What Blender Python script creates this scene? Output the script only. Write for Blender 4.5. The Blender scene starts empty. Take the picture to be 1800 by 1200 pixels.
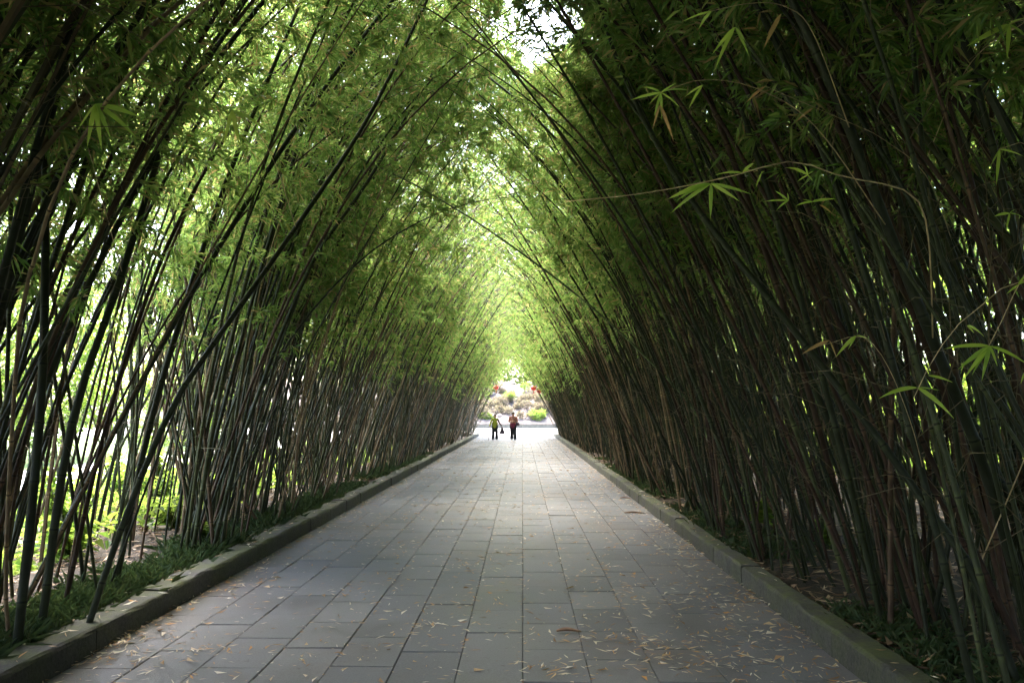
import bpy, math, random
import numpy as np
from mathutils import Vector, Matrix

# ------------------------------------------------------------------ scene, camera, light
scene = bpy.context.scene
C = scene.collection
R = math.radians
rng = np.random.default_rng(11)
random.seed(4)

CAM_H = 1.58
cam_data = bpy.data.cameras.new("camera")
cam_data.lens = 26.0
cam_data.sensor_width = 36.0
cam_data.clip_start = 0.05
cam_data.clip_end = 3000
cam = bpy.data.objects.new("camera", cam_data)
C.objects.link(cam)
cam.location = (0, 0, CAM_H)
cam.rotation_euler = (R(90 + 5.40), 0, R(0.79))
scene.camera = cam

SUN_EL, SUN_AZ = 62.0, -30.0          # azimuth measured from +Y (down the path) towards +X
world = bpy.data.worlds.new("World")
scene.world = world
world.use_nodes = True
wn = world.node_tree.nodes
sky = wn.new("ShaderNodeTexSky")
sky.sky_type = 'NISHITA'
sky.sun_disc = False
sky.sun_elevation = R(SUN_EL)
sky.sun_rotation = R(SUN_AZ)
sky.air_density = 1.0
sky.dust_density = 4.0
sky.ozone_density = 0.6
bg = wn["Background"]
bg.inputs["Strength"].default_value = 0.15
world.node_tree.links.new(sky.outputs[0], bg.inputs["Color"])

sun_data = bpy.data.lights.new("sun", 'SUN')
sun_data.energy = 2.0
sun_data.angle = R(32)
sun_data.color = (1.0, 0.95, 0.86)
sun = bpy.data.objects.new("sun", sun_data)
C.objects.link(sun)
sd = Vector((math.sin(R(SUN_AZ)) * math.cos(R(SUN_EL)), math.cos(R(SUN_AZ)) * math.cos(R(SUN_EL)), math.sin(R(SUN_EL))))
sun.rotation_euler = sd.to_track_quat('Z', 'Y').to_euler()

scene.view_settings.view_transform = 'Standard'
scene.view_settings.look = 'None'
scene.view_settings.gamma = 1.0
scene.view_settings.exposure = 4.3
scene.cycles.max_bounces = 10
scene.cycles.diffuse_bounces = 6
scene.cycles.glossy_bounces = 3
scene.cycles.transmission_bounces = 6
scene.cycles.use_denoising = True

# ------------------------------------------------------------------ helpers
MATS = {}


def node_mat(name):
    m = bpy.data.materials.new(name)
    m.use_nodes = True
    nt = m.node_tree
    nt.nodes.clear()
    out = nt.nodes.new("ShaderNodeOutputMaterial")
    MATS[name] = m
    return m, nt, out


def N(nt, kind, **kw):
    n = nt.nodes.new(kind)
    for k, v in kw.items():
        if k.startswith("_"):
            setattr(n, k[1:], v)
        else:
            n.inputs[k.replace("__", " ")].default_value = v
    return n


def ramp(nt, src, stops, interp='LINEAR'):
    r = nt.nodes.new("ShaderNodeValToRGB")
    r.color_ramp.interpolation = interp
    e = r.color_ramp.elements
    while len(e) < len(stops):
        e.new(0.5)
    for el, (p, c) in zip(e, stops):
        el.position = p
        el.color = (*c, 1) if len(c) == 3 else c
    nt.links.new(src, r.inputs[0])
    return r


def mixc(nt, fac, a, b, mode='MIX'):
    m = nt.nodes.new("ShaderNodeMix")
    m.data_type = 'RGBA'
    m.blend_type = mode
    for sock, v in ((m.inputs[0], fac), (m.inputs[6], a), (m.inputs[7], b)):
        if hasattr(v, "is_linked") or hasattr(v, "links"):
            nt.links.new(v, sock)
        elif isinstance(v, (int, float)):
            sock.default_value = v
        else:
            sock.default_value = (*v, 1)
    return m.outputs[2]


def noise(nt, scale, detail=4, rough=0.6, coord=None):
    n = N(nt, "ShaderNodeTexNoise", Scale=scale, Detail=detail, Roughness=rough)
    if coord is None:
        tc = nt.nodes.new("ShaderNodeTexCoord")
        coord = tc.outputs["Object"]
    nt.links.new(coord, n.inputs["Vector"])
    return n


def bump(nt, height, strength=0.4, dist=0.01):
    b = N(nt, "ShaderNodeBump", Strength=strength, Distance=dist)
    nt.links.new(height, b.inputs["Height"])
    return b.outputs[0]


def leaf_material(name, stops, trans, tw=0.45, rough=0.42):
    """Leaf: diffuse + translucent + a soft sheen, one tone per leaf."""
    m, nt, out = node_mat(name)
    geo = nt.nodes.new("ShaderNodeNewGeometry")
    r = ramp(nt, geo.outputs["Random Per Island"], stops)
    r2 = ramp(nt, geo.outputs["Random Per Island"], trans)
    p = N(nt, "ShaderNodeBsdfPrincipled", Roughness=rough)
    p.inputs["Specular IOR Level"].default_value = 0.35
    nt.links.new(r.outputs[0], p.inputs["Base Color"])
    t = nt.nodes.new("ShaderNodeBsdfTranslucent")
    nt.links.new(r2.outputs[0], t.inputs["Color"])
    mx = N(nt, "ShaderNodeMixShader", Fac=tw)
    nt.links.new(p.outputs[0], mx.inputs[1])
    nt.links.new(t.outputs[0], mx.inputs[2])
    nt.links.new(mx.outputs[0], out.inputs[0])
    return m


leaf_material("bamboo_leaf",
              [(0.0, (0.035, 0.07, 0.022)), (0.4, (0.062, 0.11, 0.028)), (0.75, (0.09, 0.135, 0.035)), (0.9, (0.16, 0.16, 0.06)), (0.95, (0.3, 0.2, 0.1))],
              [(0.0, (0.19, 0.37, 0.08)), (0.5, (0.32, 0.49, 0.11)), (0.85, (0.47, 0.58, 0.16)), (0.95, (0.6, 0.45, 0.2))], tw=0.52)
leaf_material("sun_toned_leaf",  # paler yellow green puts sunlight into the colour of the near leaf fans
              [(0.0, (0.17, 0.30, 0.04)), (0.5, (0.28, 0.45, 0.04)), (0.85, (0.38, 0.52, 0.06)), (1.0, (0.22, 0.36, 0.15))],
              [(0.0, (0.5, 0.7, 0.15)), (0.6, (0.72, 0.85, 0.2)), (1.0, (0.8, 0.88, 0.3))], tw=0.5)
leaf_material("tree_leaf",
              [(0.0, (0.05, 0.1, 0.02)), (0.6, (0.085, 0.15, 0.03)), (1.0, (0.14, 0.2, 0.04))],
              [(0.0, (0.2, 0.36, 0.05)), (1.0, (0.4, 0.5, 0.08))])
leaf_material("shrub_leaf",
              [(0.0, (0.05, 0.09, 0.02)), (0.6, (0.085, 0.135, 0.03)), (1.0, (0.15, 0.18, 0.05))],
              [(0.0, (0.2, 0.36, 0.05)), (1.0, (0.4, 0.5, 0.08))])
leaf_material("grass_blade",
              [(0.0, (0.028, 0.05, 0.022)), (0.7, (0.06, 0.09, 0.036)), (1.0, (0.09, 0.09, 0.04))],
              [(0.0, (0.06, 0.12, 0.04)), (1.0, (0.14, 0.2, 0.06))], tw=0.25)
leaf_material("dry_leaf",
              [(0.0, (0.16, 0.08, 0.04)), (0.25, (0.44, 0.27, 0.13)), (0.5, (0.6, 0.48, 0.32)), (0.82, (0.78, 0.72, 0.6)), (0.92, (0.5, 0.24, 0.07))],
              [(0.0, (0.3, 0.2, 0.1)), (1.0, (0.45, 0.33, 0.16))], tw=0.15, rough=0.6)
leaf_material("dry_hanging_leaf",
              [(0.0, (0.3, 0.16, 0.06)), (1.0, (0.48, 0.3, 0.13))],
              [(0.0, (0.5, 0.27, 0.1)), (1.0, (0.6, 0.4, 0.18))], tw=0.4, rough=0.6)
leaf_material("dry_bush_leaf",
              [(0.0, (0.08, 0.06, 0.045)), (0.5, (0.15, 0.115, 0.095)), (1.0, (0.14, 0.15, 0.07))],
              [(0.0, (0.2, 0.15, 0.1)), (1.0, (0.3, 0.28, 0.15))], tw=0.3, rough=0.7)
leaf_material("litter_leaf",
              [(0.0, (0.08, 0.045, 0.027)), (0.5, (0.16, 0.095, 0.055)), (0.85, (0.3, 0.2, 0.12)), (1.0, (0.48, 0.36, 0.24))],
              [(0.0, (0.3, 0.2, 0.1)), (1.0, (0.45, 0.33, 0.16))], tw=0.1, rough=0.7)


def stem_material(name, tones, rough=0.5):
    """Culm skin: tone per culm, paler waxy band under each node, dark line at the node, blotches along the culm."""
    m, nt, out = node_mat(name)
    geo = nt.nodes.new("ShaderNodeNewGeometry")
    oi = nt.nodes.new("ShaderNodeObjectInfo")
    add = N(nt, "ShaderNodeMath", _operation='ADD')
    nt.links.new(geo.outputs["Random Per Island"], add.inputs[0])
    nt.links.new(oi.outputs["Random"], add.inputs[1])
    fr = N(nt, "ShaderNodeMath", _operation='FRACT')
    nt.links.new(add.outputs[0], fr.inputs[0])
    base = ramp(nt, fr.outputs[0], tones)
    at = nt.nodes.new("ShaderNodeAttribute")
    at.attribute_name = "along"
    pp = N(nt, "ShaderNodeMath", _operation='FRACT')
    nt.links.new(at.outputs["Fac"], pp.inputs[0])
    band = ramp(nt, pp.outputs[0], [(0.0, (0.25, 0.25, 0.25)), (0.025, (0.25, 0.25, 0.25)), (0.035, (1.9, 1.9, 1.7)), (0.12, (1.0, 1.0, 1.0)), (0.9, (1, 1, 1)), (0.975, (1.9, 1.85, 1.6))])
    c1 = mixc(nt, 0.8, base.outputs[0], band.outputs[0], 'MULTIPLY')
    n = noise(nt, 7.0, 5, 0.65)
    blot = ramp(nt, n.outputs[0], [(0.35, (0.55, 0.52, 0.5)), (0.6, (1.1, 1.1, 1.1))])
    c2 = mixc(nt, 0.7, c1, blot.outputs[0], 'MULTIPLY')
    p = N(nt, "ShaderNodeBsdfPrincipled", Roughness=rough)
    p.inputs["Specular IOR Level"].default_value = 0.22
    nt.links.new(c2, p.inputs["Base Color"])
    nt.links.new(p.outputs[0], out.inputs[0])
    return m


stem_material("green_culm", [(0.0, (0.018, 0.021, 0.011)), (0.4, (0.028, 0.033, 0.016)), (0.75, (0.04, 0.046, 0.021)), (1.0, (0.065, 0.07, 0.03))])
stem_material("brown_culm", [(0.0, (0.045, 0.025, 0.015)), (0.5, (0.09, 0.055, 0.033)), (0.75, (0.17, 0.115, 0.068)), (1.0, (0.3, 0.21, 0.125))], 0.6)
stem_material("dark_brown_culm", [(0.0, (0.03, 0.016, 0.011)), (0.6, (0.06, 0.034, 0.023)), (1.0, (0.11, 0.068, 0.045))], 0.6)
stem_material("mixed_culm", [(0.0, (0.018, 0.021, 0.011)), (0.45, (0.034, 0.039, 0.018)), (0.65, (0.06, 0.065, 0.03)), (0.74, (0.07, 0.042, 0.025)), (1.0, (0.26, 0.18, 0.11))])
stem_material("pale_culm", [(0.0, (0.10, 0.13, 0.06)), (1.0, (0.14, 0.18, 0.08))])


def plain(name, col, rough=0.6, scale=20, var=0.25, bumps=0.0):
    m, nt, out = node_mat(name)
    n = noise(nt, scale, 5)
    lo = tuple(c * (1 - var) for c in col)
    hi = tuple(min(1, c * (1 + var)) for c in col)
    r = ramp(nt, n.outputs[0], [(0.3, lo), (0.7, hi)])
    p = N(nt, "ShaderNodeBsdfPrincipled", Roughness=rough)
    nt.links.new(r.outputs[0], p.inputs["Base Color"])
    if bumps:
        nt.links.new(bump(nt, n.outputs[0], bumps, 0.02), p.inputs["Normal"])
    nt.links.new(p.outputs[0], out.inputs[0])
    return m


plain("twig", (0.11, 0.08, 0.04), 0.6, 30)
plain("pale_twig", (0.5, 0.36, 0.2), 0.55, 30)
plain("bark", (0.12, 0.09, 0.07), 0.85, 12, 0.4, 0.6)
plain("skin", (0.45, 0.27, 0.19), 0.55)
plain("grey_hair", (0.13, 0.12, 0.10), 0.6)
plain("dark_hair", (0.015, 0.012, 0.012), 0.5)
plain("black_cloth", (0.012, 0.012, 0.015), 0.85)
plain("olive_cloth", (0.30, 0.32, 0.03), 0.85, 30, 0.2)
plain("salmon_cloth", (0.45, 0.19, 0.13), 0.85, 30, 0.3)
plain("maroon_cloth", (0.16, 0.02, 0.05), 0.85, 30, 0.3)
plain("bag_cloth", (0.05, 0.03, 0.045), 0.7)
plain("dark_eye", (0.01, 0.008, 0.008), 0.3)
plain("lip", (0.3, 0.1, 0.09), 0.5)
plain("shoe", (0.03, 0.028, 0.03), 0.5)
plain("cane_wood", (0.12, 0.06, 0.03), 0.5)
plain("lantern_red", (0.7, 0.04, 0.02), 0.5)
plain("lantern_gold", (0.6, 0.35, 0.05), 0.4)
plain("sheath", (0.24, 0.13, 0.075), 0.6, 25, 0.4)
plain("dead_wood", (0.09, 0.06, 0.045), 0.8, 30, 0.4)


def new_obj(name, me, mats=(), parent=None):
    for mt in mats:
        me.materials.append(MATS[mt])
    o = bpy.data.objects.new(name, me)
    C.objects.link(o)
    if parent is not None:
        o.parent = parent
    return o


def tag(o, label=None, cat=None, group=None, kind=None):
    if label:
        o["label"] = label
    if cat:
        o["category"] = cat
    if group:
        o["group"] = group
    if kind:
        o["kind"] = kind
    return o


def empty(name, loc, label, cat, group=None):
    o = bpy.data.objects.new(name, None)
    o.empty_display_size = 0.2
    C.objects.link(o)
    o.location = loc
    tag(o, label, cat, group)
    return o


def np_mesh(name, verts, faces, smooth=False, matidx=None, attr=None):
    """verts (n,3); faces: list of int arrays (k,3) / (k,4)."""
    me = bpy.data.meshes.new(name)
    verts = np.asarray(verts, dtype=np.float32)
    if not isinstance(faces, (list, tuple)):
        faces = [faces]
    faces = [np.asarray(f, dtype=np.int32) for f in faces if len(f)]
    tot = np.concatenate([np.full(len(f), f.shape[1], dtype=np.int32) for f in faces])
    loops = np.concatenate([f.ravel() for f in faces])
    me.vertices.add(len(verts))
    me.vertices.foreach_set("co", verts.ravel())
    me.loops.add(len(loops))
    me.loops.foreach_set("vertex_index", loops)
    me.polygons.add(len(tot))
    me.polygons.foreach_set("loop_start", np.concatenate([[0], np.cumsum(tot)[:-1]]).astype(np.int32))
    if matidx is not None:
        me.polygons.foreach_set("material_index", np.asarray(matidx, dtype=np.int32))
    me.polygons.foreach_set("use_smooth", np.full(len(tot), smooth, dtype=bool))
    if attr is not None:
        a = me.attributes.new("along", 'FLOAT', 'POINT')
        a.data.foreach_set("value", np.asarray(attr, dtype=np.float32))
    me.update(calc_edges=True)
    return me


class Geo:
    """Collects vertices, triangles and quads with a material index each."""

    def __init__(self):
        self.v, self.t, self.q, self.tm, self.qm, self.a = [], [], [], [], [], []
        self.n = 0

    def add(self, verts, tris=None, quads=None, mat=0, attr=None):
        verts = np.asarray(verts, dtype=np.float32).reshape(-1, 3)
        if tris is not None and len(tris):
            self.t.append(np.asarray(tris) + self.n)
            self.tm.append(np.full(len(tris), mat))
        if quads is not None and len(quads):
            self.q.append(np.asarray(quads) + self.n)
            self.qm.append(np.full(len(quads), mat))
        self.v.append(verts)
        self.a.append(np.zeros(len(verts)) if attr is None else attr)
        self.n += len(verts)

    def mesh(self, name, smooth=False, attr=False):
        faces, mi = [], []
        if self.t:
            faces.append(np.concatenate(self.t))
            mi.append(np.concatenate(self.tm))
        if self.q:
            faces.append(np.concatenate(self.q))
            mi.append(np.concatenate(self.qm))
        return np_mesh(name, np.concatenate(self.v), faces, smooth, np.concatenate(mi), np.concatenate(self.a) if attr else None)

    def box(self, lo, hi, mat=0, bevel=0.0):
        x0, y0, z0 = lo
        x1, y1, z1 = hi
        if bevel <= 0:
            v = [(x, y, z) for z in (z0, z1) for y in (y0, y1) for x in (x0, x1)]
            q = [(0, 2, 3, 1), (4, 5, 7, 6), (0, 1, 5, 4), (2, 6, 7, 3), (0, 4, 6, 2), (1, 3, 7, 5)]
            self.add(v, None, q, mat)
            return
        b = bevel
        v = []
        for z, i in ((z0, 0), (z1 - b, 0), (z1, b)):
            v += [(x0 + i, y0 + i, z), (x1 - i, y0 + i, z), (x1 - i, y1 - i, z), (x0 + i, y1 - i, z)]
        q = []
        for k in (0, 4):
            for j in range(4):
                q.append((k + j, k + (j + 1) % 4, k + 4 + (j + 1) % 4, k + 4 + j))
        q.append((8, 9, 10, 11))
        self.add(v, None, q, mat)


def nrm(a):
    return a / np.maximum(np.linalg.norm(a, axis=-1, keepdims=True), 1e-9)


def tube(geo, pts, radii, sides=6, mat=0, attr=None, cap=True):
    pts = np.asarray(pts, dtype=float)
    n = len(pts)
    radii = np.broadcast_to(np.asarray(radii, dtype=float), (n,))
    t = nrm(np.gradient(pts, axis=0))
    ref = np.array([0.0, 1.0, 0.0]) if abs(t[n // 2][1]) < 0.8 else np.array([1.0, 0, 0])
    n1 = nrm(np.cross(t, ref))
    n2 = np.cross(t, n1)
    ang = np.arange(sides) * 2 * np.pi / sides
    ring = n1[:, None, :] * np.cos(ang)[None, :, None] + n2[:, None, :] * np.sin(ang)[None, :, None]
    v = pts[:, None, :] + ring * radii[:, None, None]
    v = v.reshape(-1, 3)
    i = np.arange(n - 1)[:, None] * sides
    j = np.arange(sides)[None, :]
    k = (j + 1) % sides
    q = np.stack([i + j, i + k, i + sides + k, i + sides + j], -1).reshape(-1, 4)
    a = None if attr is None else np.repeat(attr, sides)
    tris = None
    if cap:
        v = np.concatenate([v, pts[:1] - t[:1] * 0.0, pts[-1:]])
        if a is not None:
            a = np.concatenate([a, attr[:1], attr[-1:]])
        jj = np.arange(sides)
        kk = (jj + 1) % sides
        c0, c1 = n * sides, n * sides + 1
        tris = np.concatenate([np.stack([np.full(sides, c0), kk, jj], -1), np.stack([np.full(sides, c1), (n - 1) * sides + jj, (n - 1) * sides + kk], -1)])
    geo.add(v, tris, q, mat, a)


def kites(geo, p, d, L, W, mat=0, droop=0.15, fold=0.35):
    """Folded lance leaves: p (n,3) base, d (n,3) unit direction, L, W (n,)."""
    n = len(p)
    if n == 0:
        return
    up = np.array([0, 0, 1.0]) + rng.normal(0, 0.55, (n, 3))
    w = nrm(np.cross(d, up))
    nn = nrm(np.cross(w, d))
    L = np.asarray(L)[:, None]
    W = np.asarray(W)[:, None]
    m = p + d * L * 0.38 + nn * W * fold
    tip = p + d * L + np.array([0, 0, -1.0]) * L * droop
    a = m + w * W * 0.5
    b = m - w * W * 0.5
    v = np.stack([p, a, tip, b], 1).reshape(-1, 3)
    i = np.arange(n)[:, None] * 4
    t = np.concatenate([i + np.array([0, 1, 2]), i + np.array([0, 2, 3])])
    geo.add(v, t, None, mat)


def lance(geo, p, d, wdir, L, W, mat=0, droop=0.2):
    """One detailed bamboo leaf: six stations, folded at the midrib, bending down."""
    d = nrm(np.asarray(d, float))
    w = nrm(np.asarray(wdir, float) - d * np.dot(wdir, d))
    nn = np.cross(w, d)
    st = np.array([0.0, 0.06, 0.2, 0.42, 0.65, 0.85, 1.0])
    wd = np.array([0.06, 0.45, 0.92, 1.0, 0.75, 0.36, 0.01]) * W * 0.5
    c = p + d * (st * L)[:, None] - np.array([0, 0, 1.0]) * (st ** 2 * L * droop)[:, None]
    l = c + w * wd[:, None] + nn * (wd * 0.3)[:, None]
    r = c - w * wd[:, None] + nn * (wd * 0.3)[:, None]
    v = np.concatenate([l, c, r])
    k = len(st)
    i = np.arange(k - 1)
    q = np.concatenate([np.stack([i, i + 1, k + i + 1, k + i], -1), np.stack([k + i, k + i + 1, 2 * k + i + 1, 2 * k + i], -1)])
    geo.add(v, None, q, mat)


# pixel (of the 1800 x 1200 photograph) + distance along the path -> world point
_cr = cam.rotation_euler.to_matrix()


def at(px, py, depth):
    d = _cr @ Vector(((px - 900) / 1300.0, -(py - 600) / 1300.0, -1.0))
    return np.array(cam.location) + np.array(d) * (depth / d.y)


def spline(pts, n):
    """Catmull-Rom through pts, resampled to n points."""
    P = np.asarray(pts, float)
    P = np.concatenate([[2 * P[0] - P[1]], P, [2 * P[-1] - P[-2]]])
    out = []
    for i in range(1, len(P) - 2):
        t = np.linspace(0, 1, 12, endpoint=False)[:, None]
        p0, p1, p2, p3 = P[i - 1], P[i], P[i + 1], P[i + 2]
        out.append(0.5 * ((2 * p1) + (-p0 + p2) * t + (2 * p0 - 5 * p1 + 4 * p2 - p3) * t ** 2 + (-p0 + 3 * p1 - 3 * p2 + p3) * t ** 3))
    out = np.concatenate(out + [P[-2:-1]])
    s = np.concatenate([[0], np.cumsum(np.linalg.norm(np.diff(out, axis=0), axis=1))])
    u = np.linspace(0, s[-1], n)
    return np.stack([np.interp(u, s, out[:, k]) for k in range(3)], -1)


# ------------------------------------------------------------------ setting: ground, path, kerbs, beds
XL, XR = -2.81, 2.01          # inner faces of the kerbs
KW, KH = 0.26, 0.17          # left kerb
KR = 0.19                     # width of the right kerb
Y_END = 49.0


def mat_paving():
    m, nt, out = node_mat("paving")
    geo = nt.nodes.new("ShaderNodeNewGeometry")
    tile = ramp(nt, geo.outputs["Random Per Island"], [(0.0, (0.112, 0.115, 0.128)), (0.35, (0.13, 0.133, 0.147)), (0.7, (0.14, 0.143, 0.155)), (1.0, (0.158, 0.158, 0.165))])
    n1 = noise(nt, 1.3, 6, 0.65)
    st = ramp(nt, n1.outputs[0], [(0.3, (0.6, 0.59, 0.58)), (0.47, (0.92, 0.92, 0.92)), (0.6, (1.05, 1.05, 1.05)), (0.78, (1.25, 1.2, 1.15))])
    c = mixc(nt, 0.9, tile.outputs[0], st.outputs[0], 'MULTIPLY')
    n2 = noise(nt, 90, 3, 0.7)
    sp = ramp(nt, n2.outputs[0], [(0.35, (0.75, 0.75, 0.75)), (0.65, (1.2, 1.2, 1.2))])
    c = mixc(nt, 0.6, c, sp.outputs[0], 'MULTIPLY')
    n3 = noise(nt, 0.55, 5, 0.7)
    dirt = ramp(nt, n3.outputs[0], [(0.5, (0, 0, 0)), (0.72, (1, 1, 1))])
    c = mixc(nt, dirt.outputs[0], c, mixc(nt, 0.5, c, (0.13, 0.095, 0.075)))
    n4 = noise(nt, 11, 6, 0.75)
    spot = ramp(nt, n4.outputs[0], [(0.6, (1, 1, 1)), (0.68, (0.62, 0.6, 0.58)), (0.78, (0.5, 0.48, 0.46))])
    c = mixc(nt, 1.0, c, spot.outputs[0], 'MULTIPLY')
    p = N(nt, "ShaderNodeBsdfPrincipled", Roughness=0.55)
    rr = ramp(nt, n1.outputs[0], [(0.3, (0.42, 0.42, 0.42)), (0.7, (0.68, 0.68, 0.68))])
    p.inputs["Specular IOR Level"].default_value = 0.3
    nt.links.new(rr.outputs[0], p.inputs["Roughness"])
    nt.links.new(c, p.inputs["Base Color"])
    nt.links.new(bump(nt, n2.outputs[0], 0.5, 0.006), p.inputs["Normal"])
    nt.links.new(p.outputs[0], out.inputs[0])


def mat_kerb():
    m, nt, out = node_mat("kerb_stone")
    n1 = noise(nt, 3.0, 6, 0.7)
    n2 = noise(nt, 40, 4, 0.7)
    base = ramp(nt, n2.outputs[0], [(0.3, (0.03, 0.027, 0.025)), (0.7, (0.08, 0.074, 0.066))])
    geo = nt.nodes.new("ShaderNodeNewGeometry")
    tone = ramp(nt, geo.outputs["Random Per Island"], [(0, (0.75, 0.75, 0.75)), (1, (1.15, 1.15, 1.15))])
    c = mixc(nt, 1.0, base.outputs[0], tone.outputs[0], 'MULTIPLY')
    sx = nt.nodes.new("ShaderNodeSeparateXYZ")
    nt.links.new(geo.outputs["Normal"], sx.inputs[0])
    mu = N(nt, "ShaderNodeMath", _operation='MULTIPLY')
    ms = ramp(nt, n1.outputs[0], [(0.42, (0, 0, 0)), (0.62, (1, 1, 1))])
    topw = ramp(nt, sx.outputs[2], [(0.0, (0.35, 0.35, 0.35)), (0.9, (0.9, 0.9, 0.9))])
    nt.links.new(ms.outputs[0], mu.inputs[0])
    nt.links.new(topw.outputs[0], mu.inputs[1])
    c = mixc(nt, mu.outputs[0], c, mixc(nt, n2.outputs[0], (0.035, 0.045, 0.012), (0.10, 0.11, 0.03)))
    p = N(nt, "ShaderNodeBsdfPrincipled", Roughness=0.85)
    nt.links.new(c, p.inputs["Base Color"])
    nt.links.new(bump(nt, n2.outputs[0], 0.6, 0.012), p.inputs["Normal"])
    nt.links.new(p.outputs[0], out.inputs[0])


def mat_ground(name, a, b, c3, scale=6.0):
    m, nt, out = node_mat(name)
    n1 = noise(nt, scale, 8, 0.7)
    n2 = noise(nt, scale * 9, 5, 0.7)
    r = ramp(nt, n1.outputs[0], [(0.3, a), (0.5, b), (0.72, c3)])
    sp = ramp(nt, n2.outputs[0], [(0.3, (0.6, 0.6, 0.6)), (0.7, (1.3, 1.3, 1.3))])
    c = mixc(nt, 0.8, r.outputs[0], sp.outputs[0], 'MULTIPLY')
    p = N(nt, "ShaderNodeBsdfPrincipled", Roughness=0.95)
    nt.links.new(c, p.inputs["Base Color"])
    nt.links.new(bump(nt, n2.outputs[0], 0.8, 0.03), p.inputs["Normal"])
    nt.links.new(p.outputs[0], out.inputs[0])


mat_paving()
mat_kerb()
mat_ground("soil", (0.022, 0.016, 0.011), (0.04, 0.029, 0.019), (0.075, 0.052, 0.034))
mat_ground("joint_dirt", (0.03, 0.027, 0.022), (0.045, 0.04, 0.032), (0.07, 0.06, 0.045), 20)
mat_ground("lawn", (0.05, 0.09, 0.02), (0.075, 0.13, 0.03), (0.12, 0.16, 0.045), 1.5)
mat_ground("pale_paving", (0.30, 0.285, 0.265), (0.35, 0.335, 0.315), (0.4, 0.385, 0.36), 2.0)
mat_ground("bank_soil", (0.045, 0.034, 0.03), (0.085, 0.067, 0.06), (0.15, 0.127, 0.118), 3.0)
mat_ground("pale_rock", (0.08, 0.06, 0.052), (0.15, 0.122, 0.112), (0.22, 0.195, 0.18), 3.0)
mat_ground("wall_stone", (0.07, 0.067, 0.055), (0.1, 0.096, 0.08), (0.14, 0.13, 0.115), 3.0)


def sheet(name, x0, x1, y0, y1, z, nx, ny, mat, amp=0.0, zfun=None):
    xs = np.linspace(x0, x1, nx)
    ys = np.linspace(y0, y1, ny)
    X, Y = np.meshgrid(xs, ys)
    Z = np.full_like(X, z)
    if zfun is not None:
        Z = zfun(X, Y)
    if amp:
        Z = Z + amp * (np.sin(X * 3.1 + Y * 1.7) + np.sin(X * 1.3 - Y * 2.9 + 1) + np.sin(Y * 5.3 + X * 4.1 + 2)) / 3 + rng.normal(0, amp * 0.3, X.shape)
    v = np.stack([X, Y, Z], -1).reshape(-1, 3)
    i = (np.arange(ny - 1)[:, None] * nx + np.arange(nx - 1)[None, :]).ravel()
    q = np.stack([i, i + 1, i + nx + 1, i + nx], -1)
    return new_obj(name, np_mesh(name, v, q, True), [mat])


tag(sheet("ground", -400, 400, -200, 700, -0.03, 9, 12, "lawn"), "open green lawn ground spreading out beyond the bamboo", kind="structure")
sub = sheet("path_base", XL, XR, -12, Y_END + 1.0, -0.012, 2, 2, "joint_dirt")
tag(sub, "dark dirt in the joints between the grey pavers", kind="structure")

# pavers: columns run along the path, each column shifted
g = Geo()
ncol = 12
cw = (XR - XL) / ncol
for c in range(ncol):
    off = (c % 2) * 0.3 + rng.uniform(-0.12, 0.12)
    y = -12 + off
    while y < Y_END + 0.9:
        ln = 0.6
        gap = 0.0012 + abs(rng.normal(0, 0.001))
        x0 = XL + c * cw + gap
        x1 = XL + (c + 1) * cw - gap
        z = rng.normal(0, 0.0015)
        tl = rng.normal(0, 0.0012, 4)
        b = 0.0035
        zz = z + tl
        corners = [(x0, y + gap), (x1, y + gap), (x1, y + ln - gap), (x0, y + ln - gap)]
        ins = [(x0 + b, y + gap + b), (x1 - b, y + gap + b), (x1 - b, y + ln - gap - b), (x0 + b, y + ln - gap - b)]
        v = [(p[0], p[1], -0.02) for p in corners] + [(p[0], p[1], zz[k] - 0.004) for k, p in enumerate(corners)] + [(p[0], p[1], zz[k]) for k, p in enumerate(ins)]
        q = []
        for k in (0, 4):
            for j in range(4):
                q.append((k + j, k + (j + 1) % 4, k + 4 + (j + 1) % 4, k + 4 + j))
        q.append((8, 9, 10, 11))
        g.add(v, None, q)
        y += ln
tag(new_obj("path", g.mesh("path"), ["paving"]), "long path of grey rectangular stone pavers strewn with dry leaves", kind="structure")

for side, x0, x1, txt in ((-1, XL - KW, XL, "mossy weathered stone kerb edging the left border of the path"), (1, XR, XR + KR, "dark weathered stone kerb edging the right border of the path")):
    g = Geo()
    y = -12.0
    kw = KW if side < 0 else KR
    while y < Y_END:
        ln = 1.0
        dx, dz = rng.normal(0, 0.006), rng.normal(0, 0.005)
        gp = 0.005
        # eight stations along each stone, softly chipped edges
        ns = 9
        ys = np.linspace(y + gp, min(y + ln, Y_END) - gp, ns)
        prof = np.array([(0, -0.05), (0, KH - 0.025), (0.008, KH - 0.008), (0.025, KH), (kw - 0.025, KH), (kw - 0.008, KH - 0.01), (kw, KH - 0.03), (kw, -0.05)])
        vv = []
        for yy in ys:
            pr = prof.copy()
            pr[1:7] += rng.normal(0, 0.0028, (6, 2))
            vv.append(np.stack([x0 + dx + pr[:, 0], np.full(8, yy), pr[:, 1] + dz], -1))
        vv = np.concatenate(vv)
        i = np.arange(ns - 1)[:, None] * 8
        j = np.arange(7)[None, :]
        q = np.stack([i + j, i + 8 + j, i + 8 + j + 1, i + j + 1], -1).reshape(-1, 4)
        e0 = [(0, 1, 6, 7), (1, 2, 5, 6), (2, 3, 4, 5)]
        e1 = [tuple((ns - 1) * 8 + k for k in reversed(f)) for f in e0]
        g.add(vv, None, np.concatenate([q, e0, e1]))
        y += ln
    tag(new_obj("kerb", g.mesh("kerb", False), ["kerb_stone"]), txt, kind="structure")


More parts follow.
